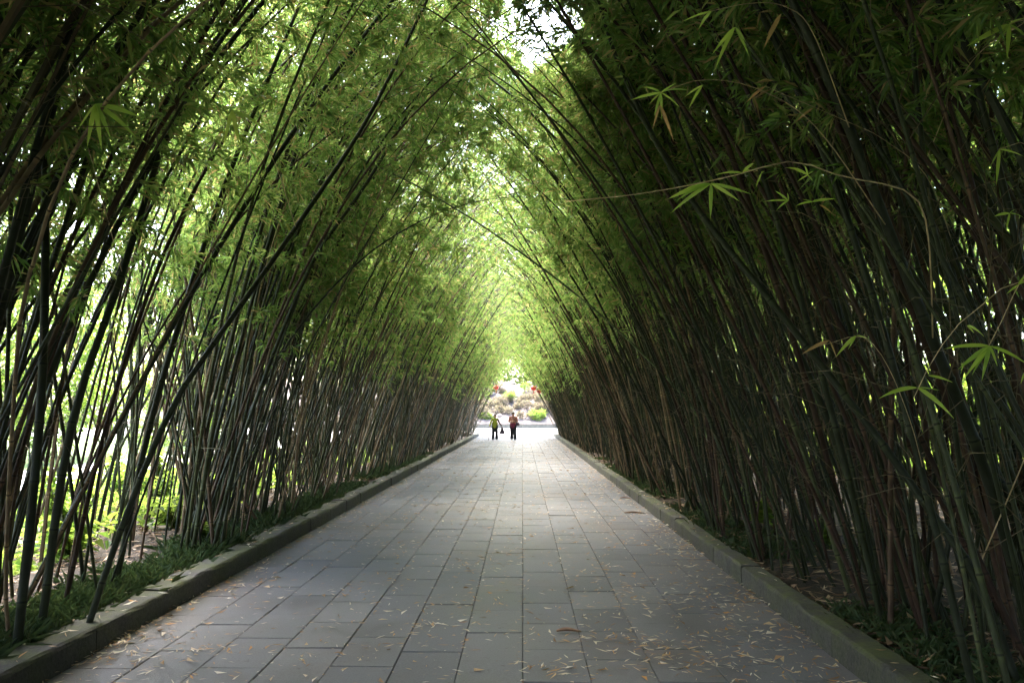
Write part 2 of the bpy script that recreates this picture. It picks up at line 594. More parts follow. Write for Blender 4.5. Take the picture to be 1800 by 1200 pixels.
def bedz_l(X, Y):
    u = np.clip((XL - KW - X) / 3.2, 0, 1)
    return 0.115 - 0.09 * u ** 2


def bedz_r(X, Y):
    return 0.115 + 0 * X


bed_l = sheet("planting_bed", XL - KW - 3.4, XL - KW + 0.01, -12, Y_END + 0.6, 0.1, 40, 420, "soil", 0.018, bedz_l)
tag(bed_l, "soil bed under the bamboo behind the left kerb", kind="structure")
bed_r = sheet("planting_bed", XR + KR - 0.01, XR + KR + 8.0, -12, Y_END + 0.6, 0.1, 60, 420, "soil", 0.018, bedz_r)
tag(bed_r, "brown leaf strewn soil bed under the bamboo behind the right kerb", kind="structure")
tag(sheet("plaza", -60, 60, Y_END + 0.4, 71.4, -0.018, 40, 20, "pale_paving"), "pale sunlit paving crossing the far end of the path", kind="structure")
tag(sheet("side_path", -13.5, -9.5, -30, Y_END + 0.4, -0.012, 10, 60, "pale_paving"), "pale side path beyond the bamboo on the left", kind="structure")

# ------------------------------------------------------------------ bamboo
GAP_A, GAP_B = at(952, 45, 7.0), at(952, 45, 26.0)


def tunnel_keep(p):
    """Leaves keep clear of the walking space under the arch and of the hole in the roof."""
    x = p[:, 0] + 0.4
    y = p[:, 1]
    near = np.clip((14 - y) / 10, 0, 1)
    zmin = np.maximum(1.9, 4.3 + 1.5 * near - (1.0 + 0.35 * near) * np.abs(x))
    zmin = zmin + 0.35 * np.sin(y * 1.9 + x * 2) + 0.2 * np.sin(y * 4.7)
    keep = (p[:, 2] > zmin) | (p[:, 0] < XL - 1.3) | (p[:, 0] > XR + 1.3)
    keep &= p[:, 2] > 1.5
    ab = GAP_B - GAP_A
    t = np.clip(((p - GAP_A) @ ab) / (ab @ ab), 0, 1)
    c = GAP_A + t[:, None] * ab
    dist = np.linalg.norm(p - c, axis=1)
    rad = (0.42 + 0.62 * t) * (0.8 + 0.35 * np.sin(np.arctan2(p[:, 2] - c[:, 2], p[:, 0] - c[:, 0]) * 3 + 1) + rng.normal(0, 0.18, len(p)))
    keep &= dist > rad
    # the roof is thin and broken along the ridge further down the path
    far = np.clip((y - 9) / 5, 0, 1)
    slot = (np.abs(x + 0.15 * np.sin(y * 0.8)) < 1.3 + 0.35 * np.sin(y * 1.3)) & (p[:, 2] > 4.4)
    keep &= ~(slot & (rng.random(len(p)) < 0.5 * far))
    keep &= ~((p[:, 2] > 5.3) & (rng.random(len(p)) < 0.5 * far))
    keep &= np.linalg.norm(p - np.array(cam.location), axis=1) > 2.3
    return keep


def arch_curve(base, length, azim, lean0, lean1, n, power=1.6):
    """A culm rising from base, leaning toward azim (world angle), the lean growing along it."""
    s = np.linspace(0, 1, n)
    ang = lean0 + (lean1 - lean0) * s ** power
    wob = azim + 0.12 * np.sin(s * 5 + rng.uniform(0, 6))
    d = np.stack([np.sin(ang) * np.cos(wob), np.sin(ang) * np.sin(wob), np.cos(ang)], -1)
    step = length / (n - 1)
    p = np.concatenate([[np.zeros(3)], np.cumsum(d[:-1] * step, axis=0)])
    return p + np.asarray(base)


def stem_geo(geo, curve, r0, fine=True, mat=0, sides=7):
    L = np.sum(np.linalg.norm(np.diff(curve, axis=0), axis=1))
    s0 = np.concatenate([[0], np.cumsum(np.linalg.norm(np.diff(curve, axis=0), axis=1))])
    if fine:
        nn = int(L / 0.36)
        node = np.arange(nn + 1) * (L / nn)
        u, bulge = [], []
        for s in node:
            for ds, b in ((-0.02, 1.0), (0.0, 1.16), (0.012, 1.02)):
                if 0 <= s + ds <= L:
                    u.append(s + ds)
                    bulge.append(b)
        u = np.array(u)
        bulge = np.array(bulge)
        along = u / (L / nn)
    else:
        u = np.linspace(0, L, len(curve))
        bulge = np.ones(len(u))
        along = u / 0.36
    pts = np.stack([np.interp(u, s0, curve[:, k]) for k in range(3)], -1)
    t = u / L
    rad = r0 * (1 - 0.12 * t - 0.8 * t ** 2.2) * bulge
    tube(geo, pts, np.maximum(rad, 0.003), sides, mat, along)
    return L


def foliage_geo(geo, curve, s_bare, nb, per_branch, leaf_L=0.118, wide=1.12, mat_leaf=0, mat_twig=1, twigs=True, keepfun=tunnel_keep, drop=0.0):
    """Branches leaving the nodes above s_bare, each carrying drooping fans of narrow leaves."""
    seg = np.linalg.norm(np.diff(curve, axis=0), axis=1)
    s0 = np.concatenate([[0], np.cumsum(seg)])
    L = s0[-1]
    sb = s_bare + (L - s_bare) * rng.uniform(0, 1, nb) ** 0.85
    o = np.stack([np.interp(sb, s0, curve[:, k]) for k in range(3)], -1)
    az = rng.uniform(0, 2 * np.pi, nb)
    el = rng.normal(0.35, 0.4, nb)
    d = np.stack([np.cos(az) * np.cos(el), np.sin(az) * np.cos(el), np.sin(el)], -1)
    bl = rng.uniform(0.25, 0.95, nb) * np.clip(1.15 - 0.5 * (sb / L), 0.4, 1)
    # twigs
    u = rng.uniform(0.25, 1.0, (nb, per_branch))
    fan_p = o[:, None, :] + d[:, None, :] * (u * bl[:, None])[..., None]
    fan_p[..., 2] -= 0.25 * bl[:, None] * u ** 2
    fan_d = nrm(d[:, None, :] + rng.normal(0, 0.6, (nb, per_branch, 3)) + np.array([0, 0, -0.25]))
    fan_p = fan_p.reshape(-1, 3)
    fan_d = fan_d.reshape(-1, 3)
    k = keepfun(fan_p)
    fan_p, fan_d = fan_p[k], fan_d[k]
    if twigs:
        tip = o + d * bl[:, None]
        tip[:, 2] -= 0.25 * bl
        kb = keepfun(tip)
        oo, tt = o[kb], tip[kb]
        if len(oo):
            w = nrm(np.cross(tt - oo, rng.normal(0, 1, oo.shape))) * 0.0028
            v = np.stack([oo - w, oo + w, tt], 1).reshape(-1, 3)
            i = np.arange(len(oo))[:, None] * 3
            geo.add(v, i + np.array([[0, 1, 2]]), None, mat_twig)
    nl = 6
    n = len(fan_p)
    if n == 0:
        return
    p = np.repeat(fan_p, nl, 0)
    dd = nrm(np.repeat(fan_d, nl, 0) + rng.normal(0, 0.55, (n * nl, 3)) + np.array([0, 0, -0.22 - drop]))
    LL = leaf_L * rng.uniform(0.6, 1.25, n * nl)
    p = p + dd * (LL * rng.uniform(0.0, 0.25, n * nl))[:, None]
    kites(geo, p, dd, LL, LL * rng.uniform(0.10, 0.145, n * nl) * wide, mat_leaf, droop=0.16)


def twigs_geo(geo, curve, n, mat, lo=0.7):
    """Thin leafless side twigs on the lower culm."""
    seg = np.linalg.norm(np.diff(curve, axis=0), axis=1)
    s0 = np.concatenate([[0], np.cumsum(seg)])
    sb = rng.uniform(lo, 4.2, n)
    o = np.stack([np.interp(sb, s0, curve[:, k]) for k in range(3)], -1)
    az = rng.uniform(0, 2 * np.pi, n)
    el = rng.normal(0.55, 0.35, n)
    d = np.stack([np.cos(az) * np.cos(el), np.sin(az) * np.cos(el), np.sin(el)], -1)
    L = rng.uniform(0.25, 0.9, n)[:, None]
    m = o + d * L * 0.5 + np.array([0, 0, 0.04])
    tip = o + d * L + np.array([0, 0, -0.06])
    for a, b, w0, w1 in ((o, m, 0.0032, 0.0025), (m, tip, 0.0025, 0.0009)):
        for ax in (np.array([0, 0, 1.0]), np.array([1.0, 0.3, 0])):
            w = nrm(np.cross(b - a, ax))
            v = np.stack([a - w * w0, a + w * w0, b + w * w1, b - w * w1], 1).reshape(-1, 3)
            i = np.arange(n)[:, None] * 4
            geo.add(v, None, i + np.array([[0, 1, 2, 3]]), mat)


ORD = ["first", "second", "third", "fourth", "fifth", "sixth", "seventh", "eighth", "ninth", "tenth", "eleventh", "twelfth",
       "thirteenth", "fourteenth", "fifteenth", "sixteenth", "seventeenth", "eighteenth", "nineteenth", "twentieth"]

culms = []      # dicts


def make_clumps(side, ys, x_inner, x_depth, n_mean, r, row=0):
    for y in ys:
        cx = x_inner + side * rng.uniform(0.0, x_depth)
        cy = y + rng.normal(0, 0.12)
        for _ in range(max(4, int(rng.normal(n_mean, 2.5)))):
            off = rng.normal(0, r, 2)
            bx, by = cx + off[0], cy + off[1] * 1.1
            lim = x_inner - side * 0.12
            if side < 0:
                bx = min(bx, lim)
            else:
                bx = max(bx, lim)
            inward = -side
            a = 0 if inward > 0 else math.pi
            az = a + rng.normal(0, 0.33 if rng.random() < 0.6 else 0.7) + inward * 0.25 * off[1] / r * 0.6
            lean0 = R(rng.uniform(3, 19))
            if rng.random() < 0.16:
                az = a + math.pi + rng.normal(0, 0.5)
                lean0 = R(rng.uniform(4, 16))
                lean1 = R(rng.uniform(20, 45))
            else:
                lean1 = R(rng.normal(73, 12))
                if rng.random() < 0.28:          # straighter, stiffer culms cutting across the rest
                    lean0 = R(rng.uniform(8, 27))
                    lean1 = lean0 + R(rng.uniform(8, 30))
            fy = np.clip((by - 26) / 20, 0, 1)
            lean0 += R(5) * fy
            L = rng.normal(8.9, 1.1)
            culms.append(dict(side=side, base=(bx, by, 0.06), az=az, l0=lean0, l1=lean1, L=L, r=rng.uniform(0.009, 0.0165) + 0.008 * (rng.random() < 0.22), clump=(side, round(cy, 2), row), brown=rng.random() < (0.34 if side < 0 else 0.4)))


left_ys = list(np.arange(-26, -10, 1.0)) + [-10, -8.8, -7.5, -6.2, -5, -3.6, -2.4, -1.2, 0.2, 1.4, 2.7, 3.9, 5.3, 6.0, 8.0, 9.0, 10.1] + list(np.arange(11.0, 48.6, 0.95))  # both sides run on unseen behind the camera, added to keep light off the path
make_clumps(-1, left_ys, XL - KW - 0.25, 0.95, 27, 0.32)
make_clumps(-1, [2.0, 3.0, 4.2, 5.2, 8.6, 9.7, 11, 12.6] + list(np.arange(14.0, 48, 1.5)), XL - KW - 1.5, 1.0, 25, 0.42, 1)
right_ys = list(np.arange(-26, 48.6, 0.9))
make_clumps(1, right_ys, XR + KR + 0.25, 0.95, 25, 0.32)
make_clumps(1, list(np.arange(-26, 48.6, 1.0)), XR + KR + 1.5, 1.2, 18, 0.36, 1)
make_clumps(1, list(np.arange(-6, 47, 1.2)), XR + KR + 3.2, 1.8, 19, 0.5, 2)


def proj(p):
    q = _cr.transposed() @ (Vector(p) - cam.location)
    if q.z > -0.1:
        return None
    return 900 + 1300 * q.x / -q.z, 600 - 1300 * q.y / -q.z, -q.z


for cu in culms:
    cu["curve"] = arch_curve(cu["base"], cu["L"], cu["az"], cu["l0"], cu["l1"], 14)
    # no culm tip crosses the hole in the roof
    ab_ = GAP_B - GAP_A
    for k_, p in enumerate(cu["curve"]):
        t_ = float(np.clip(((p - GAP_A) @ ab_) / (ab_ @ ab_), 0, 1))
        if k_ > 7 and np.linalg.norm(p - GAP_A - t_ * ab_) < 0.36 + 0.55 * t_:
            u_ = np.linspace(0, k_ - 1, 14)
            cu["curve"] = np.stack([np.interp(u_, np.arange(14), cu["curve"][:, c_]) for c_ in range(3)], -1)
            break
    vis = 0
    for p in cu["curve"][:11]:
        r = proj(p)
        if r and -40 < r[0] < 1840 and -40 < r[1] < 1240:
            vis += 1
        if r and -40 < r[0] < 1840 and -40 < r[1] < 1240 and r[2] < 3.3:
            cu["close"] = True
    cu["vis"] = vis
    d = cu["base"][1] + (0 if cu["clump"][2] == 0 else 3.0 * cu["clump"][2])
    cu["score"] = d if (vis >= 3 and cu["base"][1] > 2.0) else 1e6

culms = [cu for cu in culms if not cu.get("close")]      # none leans right in front of the viewer
order = sorted(range(len(culms)), key=lambda i: culms[i]["score"])
single = set(i for i in order[:284] if culms[i]["score"] < 1e5)

clump_rank = {}
for side in (-1, 1):
    for row in (0, 1, 2):
        cl = sorted({culms[i]["clump"] for i in single if culms[i]["clump"][0] == side and culms[i]["clump"][2] == row}, key=lambda c: c[1])
        for k, c in enumerate(cl):
            clump_rank[c] = k

for i in sorted(single):
    cu = culms[i]
    side, row = cu["side"], cu["clump"][2]
    sname = "left" if side < 0 else "right"
    tone = "brown dry" if cu["brown"] else "dark green"
    rk = ORD[clump_rank[cu["clump"]]]
    rowtxt = ["kerbside clump", "clump of the second row", "clump of the back row"][row]
    label = f"slender {tone} bamboo culm in the {rk} {rowtxt} on the {sname}"
    root = empty("bamboo_culm", cu["base"], label, "bamboo", f"{tone} culms in the {rk} {rowtxt} {sname} of the path")
    local = cu["curve"] - np.array(cu["base"])
    g = Geo()
    stem_geo(g, local, cu["r"])
    new_obj("stem", g.mesh("stem", True, True), [("brown_culm" if side < 0 else "dark_brown_culm") if cu["brown"] else "green_culm"], root)
    g = Geo()
    b = np.array(cu["base"])
    keepf = lambda p: tunnel_keep(p + b)
    foliage_geo(g, local, rng.uniform(2.2, 3.6) if side < 0 else rng.uniform(3.0, 4.8), int(np.interp(cu["base"][1], [6, 12], [46, 32])) if not cu["brown"] else 15, 5, keepfun=keepf)
    twigs_geo(g, local, 9, 1)
    if g.n:
        new_obj("foliage", g.mesh("foliage"), ["bamboo_leaf", "twig"], root)

gs, gf = Geo(), Geo()
for i, cu in enumerate(culms):
    if i in single:
        continue
    y = cu["base"][1]
    stem_geo(gs, cu["curve"], cu["r"], False, 0, 5)
    far = y > 20
    if y > 0 and y < 34:
        twigs_geo(gs, cu["curve"], 8, 2)
    foliage_geo(gs, cu["curve"], rng.uniform(2.0, 3.4) if cu["side"] < 0 or y > 24 else rng.uniform(2.8, 4.4), int(np.interp(y, [-1, 0, 7, 14, 24, 48], [34, 46, 42, 27, 22, 20])), 5 if not far else 3, leaf_L=0.12 if not far else 0.135, wide=1.1 if not far else 1.2, mat_leaf=1, mat_twig=2, twigs=not far)
thick = new_obj("bamboo_thicket", gs.mesh("bamboo_thicket", False, True), ["mixed_culm", "bamboo_leaf", "twig"])
tag(thick, "dense mass of further bamboo culms and leaves lining and roofing the path", kind="stuff")
print("culms", len(culms), "single", len(single), "thicket verts", gs.n)

# ------------------------------------------------------------------ single culms with a look of their own, and their branches


def own_culm(px_pts, r, label, mat="green_culm", bare=3.0, nb=40, grp=None):
    pts = [at(*p) for p in px_pts]
    base = pts[0].copy()
    base[2] = 0.06
    pts[0] = base
    curve = spline(pts, 26)
    d = nrm(curve[-1] - curve[-4])
    ext = [curve[-1] + d * k * 0.5 + np.array([(-0.06 if base[0] > 0 else 0.06) * k * k * 0.5, 0, -0.035 * k * k]) for k in range(1, 6)]
    curve = np.concatenate([curve, ext])
    root = empty("bamboo_culm", base, label, "bamboo", grp)
    g = Geo()
    stem_geo(g, curve - base, r, sides=10)
    new_obj("stem", g.mesh("stem", True, True), [mat], root)
    if nb:
        g = Geo()
        foliage_geo(g, curve - base, bare, nb, 5, keepfun=lambda p: tunnel_keep(p + base))
        if g.n:
            new_obj("foliage", g.mesh("foliage"), ["bamboo_leaf", "twig"], root)
    return root, base


def branch(root, base, px_pts, r, fans, mat="pale_twig"):
    """A thin branch of a culm with fans of big near leaves: fans = [(centre px, depth, [tip px ...], dry)]."""
    g = Geo()
    tube(g, spline([at(*p) - base for p in px_pts], 24), np.linspace(r, r * 0.45, 24), 6)
    br = new_obj("branch", g.mesh("branch", True), [mat], root)
    for (c, dep, tips, dry) in fans:
        g = Geo()
        p = at(c[0], c[1], dep) - base
        for t in tips:
            q = at(t[0], t[1], dep + rng.uniform(-0.06, 0.04)) - base
            v = q - p
            L = np.linalg.norm(v)
            side = np.cross(v / L, np.array([0.15 * rng.normal(), -1.0, 0.35 + 0.3 * rng.normal()]))
            dr = rng.uniform(0.05, 0.3)
            lance(g, p, v / L + np.array([0, 0, dr * 0.9]), side, L * 1.02, max(0.008, L * rng.uniform(0.095, 0.135)), 0, dr)
        new_obj("leaf_fan", g.mesh("leaf_fan", True), ["dry_hanging_leaf" if dry else "sun_toned_leaf"], br)


cA, bA = own_culm([(1835, 1165, 4.25), (1740, 850, 4.05), (1640, 600, 3.9), (1560, 400, 3.8), (1495, 230, 3.7), (1392, 0, 3.6), (1310, -160, 3.5)], 0.030,
                  "thick grey green bamboo culm leaning across the upper right corner, carrying a bright leaf fan")
cB, bB = own_culm([(1792, 1168, 4.18), (1715, 1010, 4.3), (1640, 905, 4.4), (1555, 785, 4.5), (1380, 560, 4.7), (1200, 330, 5.0), (1090, 120, 5.3), (1040, -40, 5.5)], 0.024,
                  "thick bamboo culm slanting low from the right front corner up towards the arch")
cC, bC = own_culm([(1900, 1080, 5.2), (1800, 760, 4.9), (1700, 520, 4.7), (1620, 300, 4.5), (1500, 0, 4.3), (1430, -150, 4.2)], 0.025,
                  "dark thick bamboo culm parallel to and behind the grey green leaning one")
cD, bD = own_culm([(1870, 1010, 6.0), (1720, 760, 5.8), (1560, 470, 5.6), (1450, 290, 5.4), (1380, 190, 5.2), (1280, 20, 5.0)], 0.027,
                  "reddish brown dead bamboo culm with shredded bark leaning in the right thicket", "dark_brown_culm", 5.0, 10)
cE, bE = own_culm([(1290, 906, 10.0), (1235, 745, 9.8), (1130, 622, 9.6), (1010, 515, 9.3), (860, 405, 9.0), (742, 332, 8.8), (690, 305, 8.7)], 0.015,
                  "thin pale green bamboo culm arching down across the middle of the tunnel", "pale_culm", 7.0, 10)
cF, bF = own_culm([(150, 1085, 5.1), (205, 950, 5.2), (300, 720, 5.4), (400, 570, 5.6), (520, 400, 5.9), (640, 220, 6.2), (722, 60, 6.5), (780, -60, 6.7)], 0.022,
                  "long dark bamboo culm sweeping from the left kerb towards the roof of the arch")
cG, bG = own_culm([(205, 940, 6.3), (260, 760, 6.3), (330, 520, 6.3), (405, 300, 6.4), (505, 60, 6.6), (560, -70, 6.8)], 0.025,
                  "dark bamboo culm rising steeply beside the bright gap in the left row")
cH, bH = own_culm([(28, 1140, 4.6), (55, 900, 4.6), (75, 650, 4.6), (80, 350, 4.7), (72, 60, 4.8), (75, -80, 4.9)], 0.027,
                  "upright thick blackish bamboo culm at the left front, nearly vertical")
cI, bI = own_culm([(72, 1085, 5.05), (125, 750, 5.1), (215, 480, 5.3), (300, 210, 5.5), (385, -30, 5.7)], 0.027,
                  "stout dark bamboo culm leaning right out of the nearest left clump")
cJ, bJ = own_culm([(372, 960, 7.8), (430, 760, 7.8), (545, 470, 8.0), (640, 330, 8.2), (760, 130, 8.6), (850, 0, 9.0)], 0.022,
                  "slim green bamboo culm rising right behind the kerb past the gap in the left row")
cK, bK = own_culm([(465, 905, 9.6), (350, 760, 9.4), (285, 640, 9.2), (250, 540, 9.0), (215, 380, 8.8)], 0.02,
                  "tan bamboo culm leaning backwards away from the path in the left gap", "brown_culm", 4.5, 12)
cL, bL = own_culm([(20, 1140, 4.7), (10, 1000, 4.6), (35, 560, 3.9), (70, 440, 3.7), (78, 390, 3.6)], 0.012,
                  "thin light brown broken bamboo culm standing in front of the dark clump at the left", "brown_culm", 3, 0)
cM, bM = own_culm([(1560, 1010, 6.5), (1440, 700, 6.6), (1330, 480, 6.8), (1200, 290, 7.1), (1080, 95, 7.4), (1000, -60, 7.8)], 0.034,
                  "broad dark bamboo culm reaching in from the right just under the roof hole")

# near branches, each part of the culm it grows from
branch(cA, bA, [(1640, 600, 3.9), (1632, 420, 3.3), (1600, 340, 3.1), (1480, 310, 3.0), (1410, 286, 2.95), (1365, 287, 2.9), (1305, 305, 2.9), (1200, 328, 2.9), (1100, 344, 2.9), (995, 354, 2.9)], 0.0042, [
    ((1250, 323), 2.88, [(1178, 348), (1183, 372), (1194, 352), (1249, 380), (1297, 352), (1320, 341), (1205, 335)], False),
    ((1305, 304), 2.9, [(1255, 307), (1328, 283), (1322, 296)], False),
    ((1338, 305), 2.9, [(1330, 327), (1345, 300)], False),
    ((1420, 308), 2.96, [(1377, 291), (1402, 319), (1432, 300), (1428, 318), (1413, 287)], False),
    ((1386, 353), 2.97, [(1342, 354), (1360, 333), (1367, 369), (1384, 338)], False),
    ((1428, 355), 2.97, [(1398, 362), (1470, 349), (1440, 350), (1410, 350)], False),
    ((1440, 360), 2.97, [(1462, 375), (1455, 369)], True)])
branch(cC, bC, [(1800, 760, 4.9), (1880, 560, 3.6), (1830, 430, 3.0), (1800, 490, 2.9), (1783, 515, 2.88), (1757, 572, 2.86), (1736, 612, 2.84)], 0.0036, [
    ((1790, 500), 2.88, [(1770, 516), (1805, 480), (1815, 492)], False),
    ((1740, 608), 2.84, [(1800, 638), (1660, 612), (1715, 650), (1728, 660), (1703, 655), (1688, 646), (1700, 660), (1752, 640)], False),
    ((1800, 655), 2.9, [(1818, 680), (1795, 672)], False)])
branch(cB, bB, [(1715, 1010, 4.3), (1840, 700, 3.6), (1850, 520, 3.1), (1778, 498, 3.0), (1700, 560, 2.95), (1678, 575, 2.93), (1640, 632, 2.9), (1618, 672, 2.9), (1606, 700, 2.9)], 0.0036, [
    ((1612, 681), 2.9, [(1548, 698), (1668, 728), (1653, 686), (1640, 700)], False),
    ((1632, 660), 2.9, [(1673, 671), (1648, 664)], False),
    ((1700, 572), 2.93, [(1728, 590), (1712, 585)], False)])
branch(cA, bA, [(1560, 400, 3.8), (1440, 230, 3.2), (1340, 160, 3.0), (1240, 140, 2.9), (1160, 163, 2.85)], 0.003, [
    ((1162, 163), 2.85, [(1108, 176), (1142, 182), (1150, 204), (1163, 206), (1190, 186), (1216, 158), (1190, 145), (1120, 150)], False),
    ((1160, 185), 2.85, [(1179, 237), (1150, 220)], True),
    ((1235, 150), 2.9, [(1215, 185), (1205, 170)], False)])
branch(cA, bA, [(1495, 230, 3.7), (1430, 60, 3.2), (1380, 12, 3.0), (1320, 6, 2.95), (1250, 20, 2.9)], 0.003, [
    ((1373, 25), 2.95, [(1343, 84), (1350, 60)], True),
    ((1292, 48), 2.95, [(1255, 92), (1265, 108), (1315, 95), (1307, 70)], False),
    ((1330, 50), 2.95, [(1305, 51)], True),
    ((1250, 20), 2.9, [(1200, 38), (1230, 50)], False)])
branch(cC, bC, [(1700, 520, 4.7), (1640, 330, 4.0), (1560, 250, 3.7), (1480, 210, 3.5), (1345, 152, 3.3)], 0.0028, [
    ((1345, 152), 3.3, [(1312, 180), (1322, 168)], True),
    ((1430, 190), 3.4, [(1400, 215)], True)])
branch(cC, bC, [(1620, 300, 4.5), (1700, 120, 3.6), (1800, 40, 3.1), (1772, 44, 3.0)], 0.003, [
    ((1774, 43), 3.0, [(1702, 80), (1770, 100), (1800, 60), (1830, 95), (1808, 30), (1750, 80)], False)])
branch(cC, bC, [(1800, 760, 4.9), (1900, 400, 3.6), (1820, 262, 3.1), (1757, 262, 3.0)], 0.003, [
    ((1757, 263), 3.0, [(1752, 318), (1800, 275), (1742, 290)], False),
    ((1775, 375), 3.05, [(1748, 380), (1770, 400), (1800, 383), (1790, 366)], False)])
branch(cB, bB, [(1640, 905, 4.4), (1600, 740, 3.7), (1530, 600, 3.4), (1440, 608, 3.3)], 0.0028, [
    ((1458, 598), 3.3, [(1412, 621), (1470, 627)], True),
    ((1505, 590), 3.3, [(1475, 622), (1530, 598), (1492, 612)], False)])
branch(cI, bI, [(215, 480, 5.3), (150, 240, 4.0), (120, 110, 3.4), (165, 178, 3.2)], 0.003, [
    ((168, 183), 3.2, [(155, 250), (178, 257), (232, 238), (247, 206), (135, 232), (190, 235)], False)])
branch(cF, bF, [(520, 400, 5.9), (480, 280, 4.8), (420, 190, 4.2), (405, 192, 4.0)], 0.003, [
    ((408, 194), 4.0, [(395, 251), (418, 247), (468, 231), (440, 222)], False)])
branch(cE, bE, [(860, 405, 9.0), (830, 420, 8.6), (802, 440, 8.4)], 0.003, [
    ((802, 440), 8.4, [(792, 466), (806, 466), (826, 436), (822, 450), (786, 452), (800, 424)], False),
    ((858, 404), 8.9, [(848, 400), (868, 412)], True)])

# ------------------------------------------------------------------ leaves, litter and low growth


def flat_leaves(geo, x, y, z, L, mat=0, curl=0.25):
    n = len(x)
    a = rng.uniform(0, 2 * np.pi, n)
    d = nrm(np.stack([np.cos(a), np.sin(a), rng.normal(0, curl * 0.4, n)], -1))
    w = nrm(np.stack([-np.sin(a), np.cos(a), rng.normal(0, curl, n)], -1))
    p = np.stack([x, y, z], -1)
    W = (L * rng.uniform(0.08, 0.17, n))[:, None]
    L = np.asarray(L)[:, None]
    bend = rng.normal(0, 0.12, n)[:, None] * L
    mid = p + d * L * 0.4 + np.stack([np.cos(a + 1.57), np.sin(a + 1.57), np.abs(rng.normal(0, 0.3, n))], -1) * bend
    v = np.stack([p, mid + w * W / 2, p + d * L, mid - w * W / 2], 1).reshape(-1, 3)
    i = np.arange(n)[:, None] * 4
    geo.add(v, np.concatenate([i + np.array([0, 1, 2]), i + np.array([0, 2, 3])]), None, mat)


g = Geo()
n = 38000
yy = 2.6 + rng.uniform(0, 1, n) ** 1.2 * 42
xx = rng.uniform(XL + 0.03, XR - 0.03, n)
pr = 0.42 + 0.5 * np.clip((xx - 0.55) / 1.3, 0, 1) ** 1.2 + 0.3 * np.clip((XL + 0.7 - xx) / 0.7, 0, 1)
pr *= 0.35 + 0.65 * (np.sin(xx * 4 + yy * 1.1) * np.sin(yy * 1.7 - xx * 2.3) > -0.15)
k = rng.random(n) < pr
flat_leaves(g, xx[k], yy[k], rng.uniform(0.004, 0.012, k.sum()), 0.02 + 0.085 * rng.uniform(0, 1, k.sum()) ** 1.4)
for (px, py, m, sx, sy) in ((185, 1150, 90, 0.22, 0.3), (350, 1143, 45, 0.14, 0.1), (215, 1115, 50, 0.12, 0.3), (1150, 1130, 80, 0.35, 0.12), (1230, 1165, 110, 0.3, 0.14), (1180, 1060, 60, 0.2, 0.2), (1290, 1040, 90, 0.25, 0.3),
                            (965, 1175, 45, 0.14, 0.08), (745, 1110, 22, 0.09, 0.12), (1100, 1040, 40, 0.15, 0.25), (1390, 1120, 60, 0.25, 0.15), (1200, 960, 90, 0.3, 0.6), (1130, 850, 90, 0.3, 1.2), (300, 1060, 30, 0.1, 0.3), (640, 1140, 20, 0.1, 0.1), (810, 990, 20, 0.15, 0.2)):
    a = at(px, py, 1.0) - np.array(cam.location)
    c = np.array(cam.location) + a * (CAM_H / -a[2])
    x = np.clip(c[0] + rng.normal(0, sx, m), XL + 0.03, XR - 0.03)
    flat_leaves(g, x, c[1] + rng.normal(0, sy, m), rng.uniform(0.005, 0.03, m), rng.uniform(0.025, 0.095, m))
# leaves gathered along the joints and in the gutters
m = 3000
col = rng.integers(1, 12, m)
flat_leaves(g, XL + col * cw + rng.normal(0, 0.012, m), rng.uniform(2.8, 20, m), rng.uniform(0.003, 0.008, m), rng.uniform(0.015, 0.05, m))
m = 900
flat_leaves(g, XR - 0.02 - np.abs(rng.normal(0, 0.12, m)), rng.uniform(2.8, 40, m), rng.uniform(0.005, 0.02, m), rng.uniform(0.04, 0.11, m))
m = 600
flat_leaves(g, XL + 0.02 + np.abs(rng.normal(0, 0.09, m)), rng.uniform(2.8, 40, m), rng.uniform(0.005, 0.02, m), rng.uniform(0.04, 0.11, m))
m = 260
flat_leaves(g, np.where(rng.random(m) < 0.5, XL - rng.uniform(0.02, 0.24, m), XR + rng.uniform(0.02, 0.17, m)), rng.uniform(2.8, 25, m), np.full(m, KH + 0.014), rng.uniform(0.04, 0.11, m))
tag(new_obj("fallen_leaves", g.mesh("fallen_leaves"), ["dry_leaf"]), "dry straw coloured bamboo leaves scattered over the grey pavers", kind="stuff")

g = Geo()
m = 15000
x = XR + KR + rng.uniform(0, 1, m) ** 1.3 * 6
y = 2.2 + rng.uniform(0, 1, m) ** 1.4 * 30
flat_leaves(g, x, y, 0.125 + rng.uniform(0, 0.035, m), rng.uniform(0.06, 0.18, m), 0, 0.5)
m = 11000
x = XL - KW - rng.uniform(0, 1, m) ** 1.3 * 3.0
y = 2.6 + rng.uniform(0, 1, m) ** 1.4 * 30
flat_leaves(g, x, y, bedz_l(x, y) + 0.015 + rng.uniform(0, 0.03, m), rng.uniform(0.06, 0.18, m), 0, 0.5)
tag(new_obj("leaf_litter", g.mesh("leaf_litter"), ["litter_leaf"]), "brown dead leaf litter covering the soil between the bamboo culms", kind="stuff")


def tufts(geo, cx, cy, cz, h, nb, spread=0.06):
    n = len(cx)
    p = np.repeat(np.stack([cx, cy, cz], -1), nb, 0)
    p[:, :2] += rng.normal(0, spread, (n * nb, 2))
    a = rng.uniform(0, 2 * np.pi, n * nb)
    e = rng.uniform(0.5, 1.35, n * nb)
    d = np.stack([np.cos(a) * np.cos(e), np.sin(a) * np.cos(e), np.sin(e)], -1)
    L = np.repeat(h, nb) * rng.uniform(0.6, 1.3, n * nb)
    kites(geo, p, d, L, np.full(n * nb, 0.008), 0, droop=0.35)


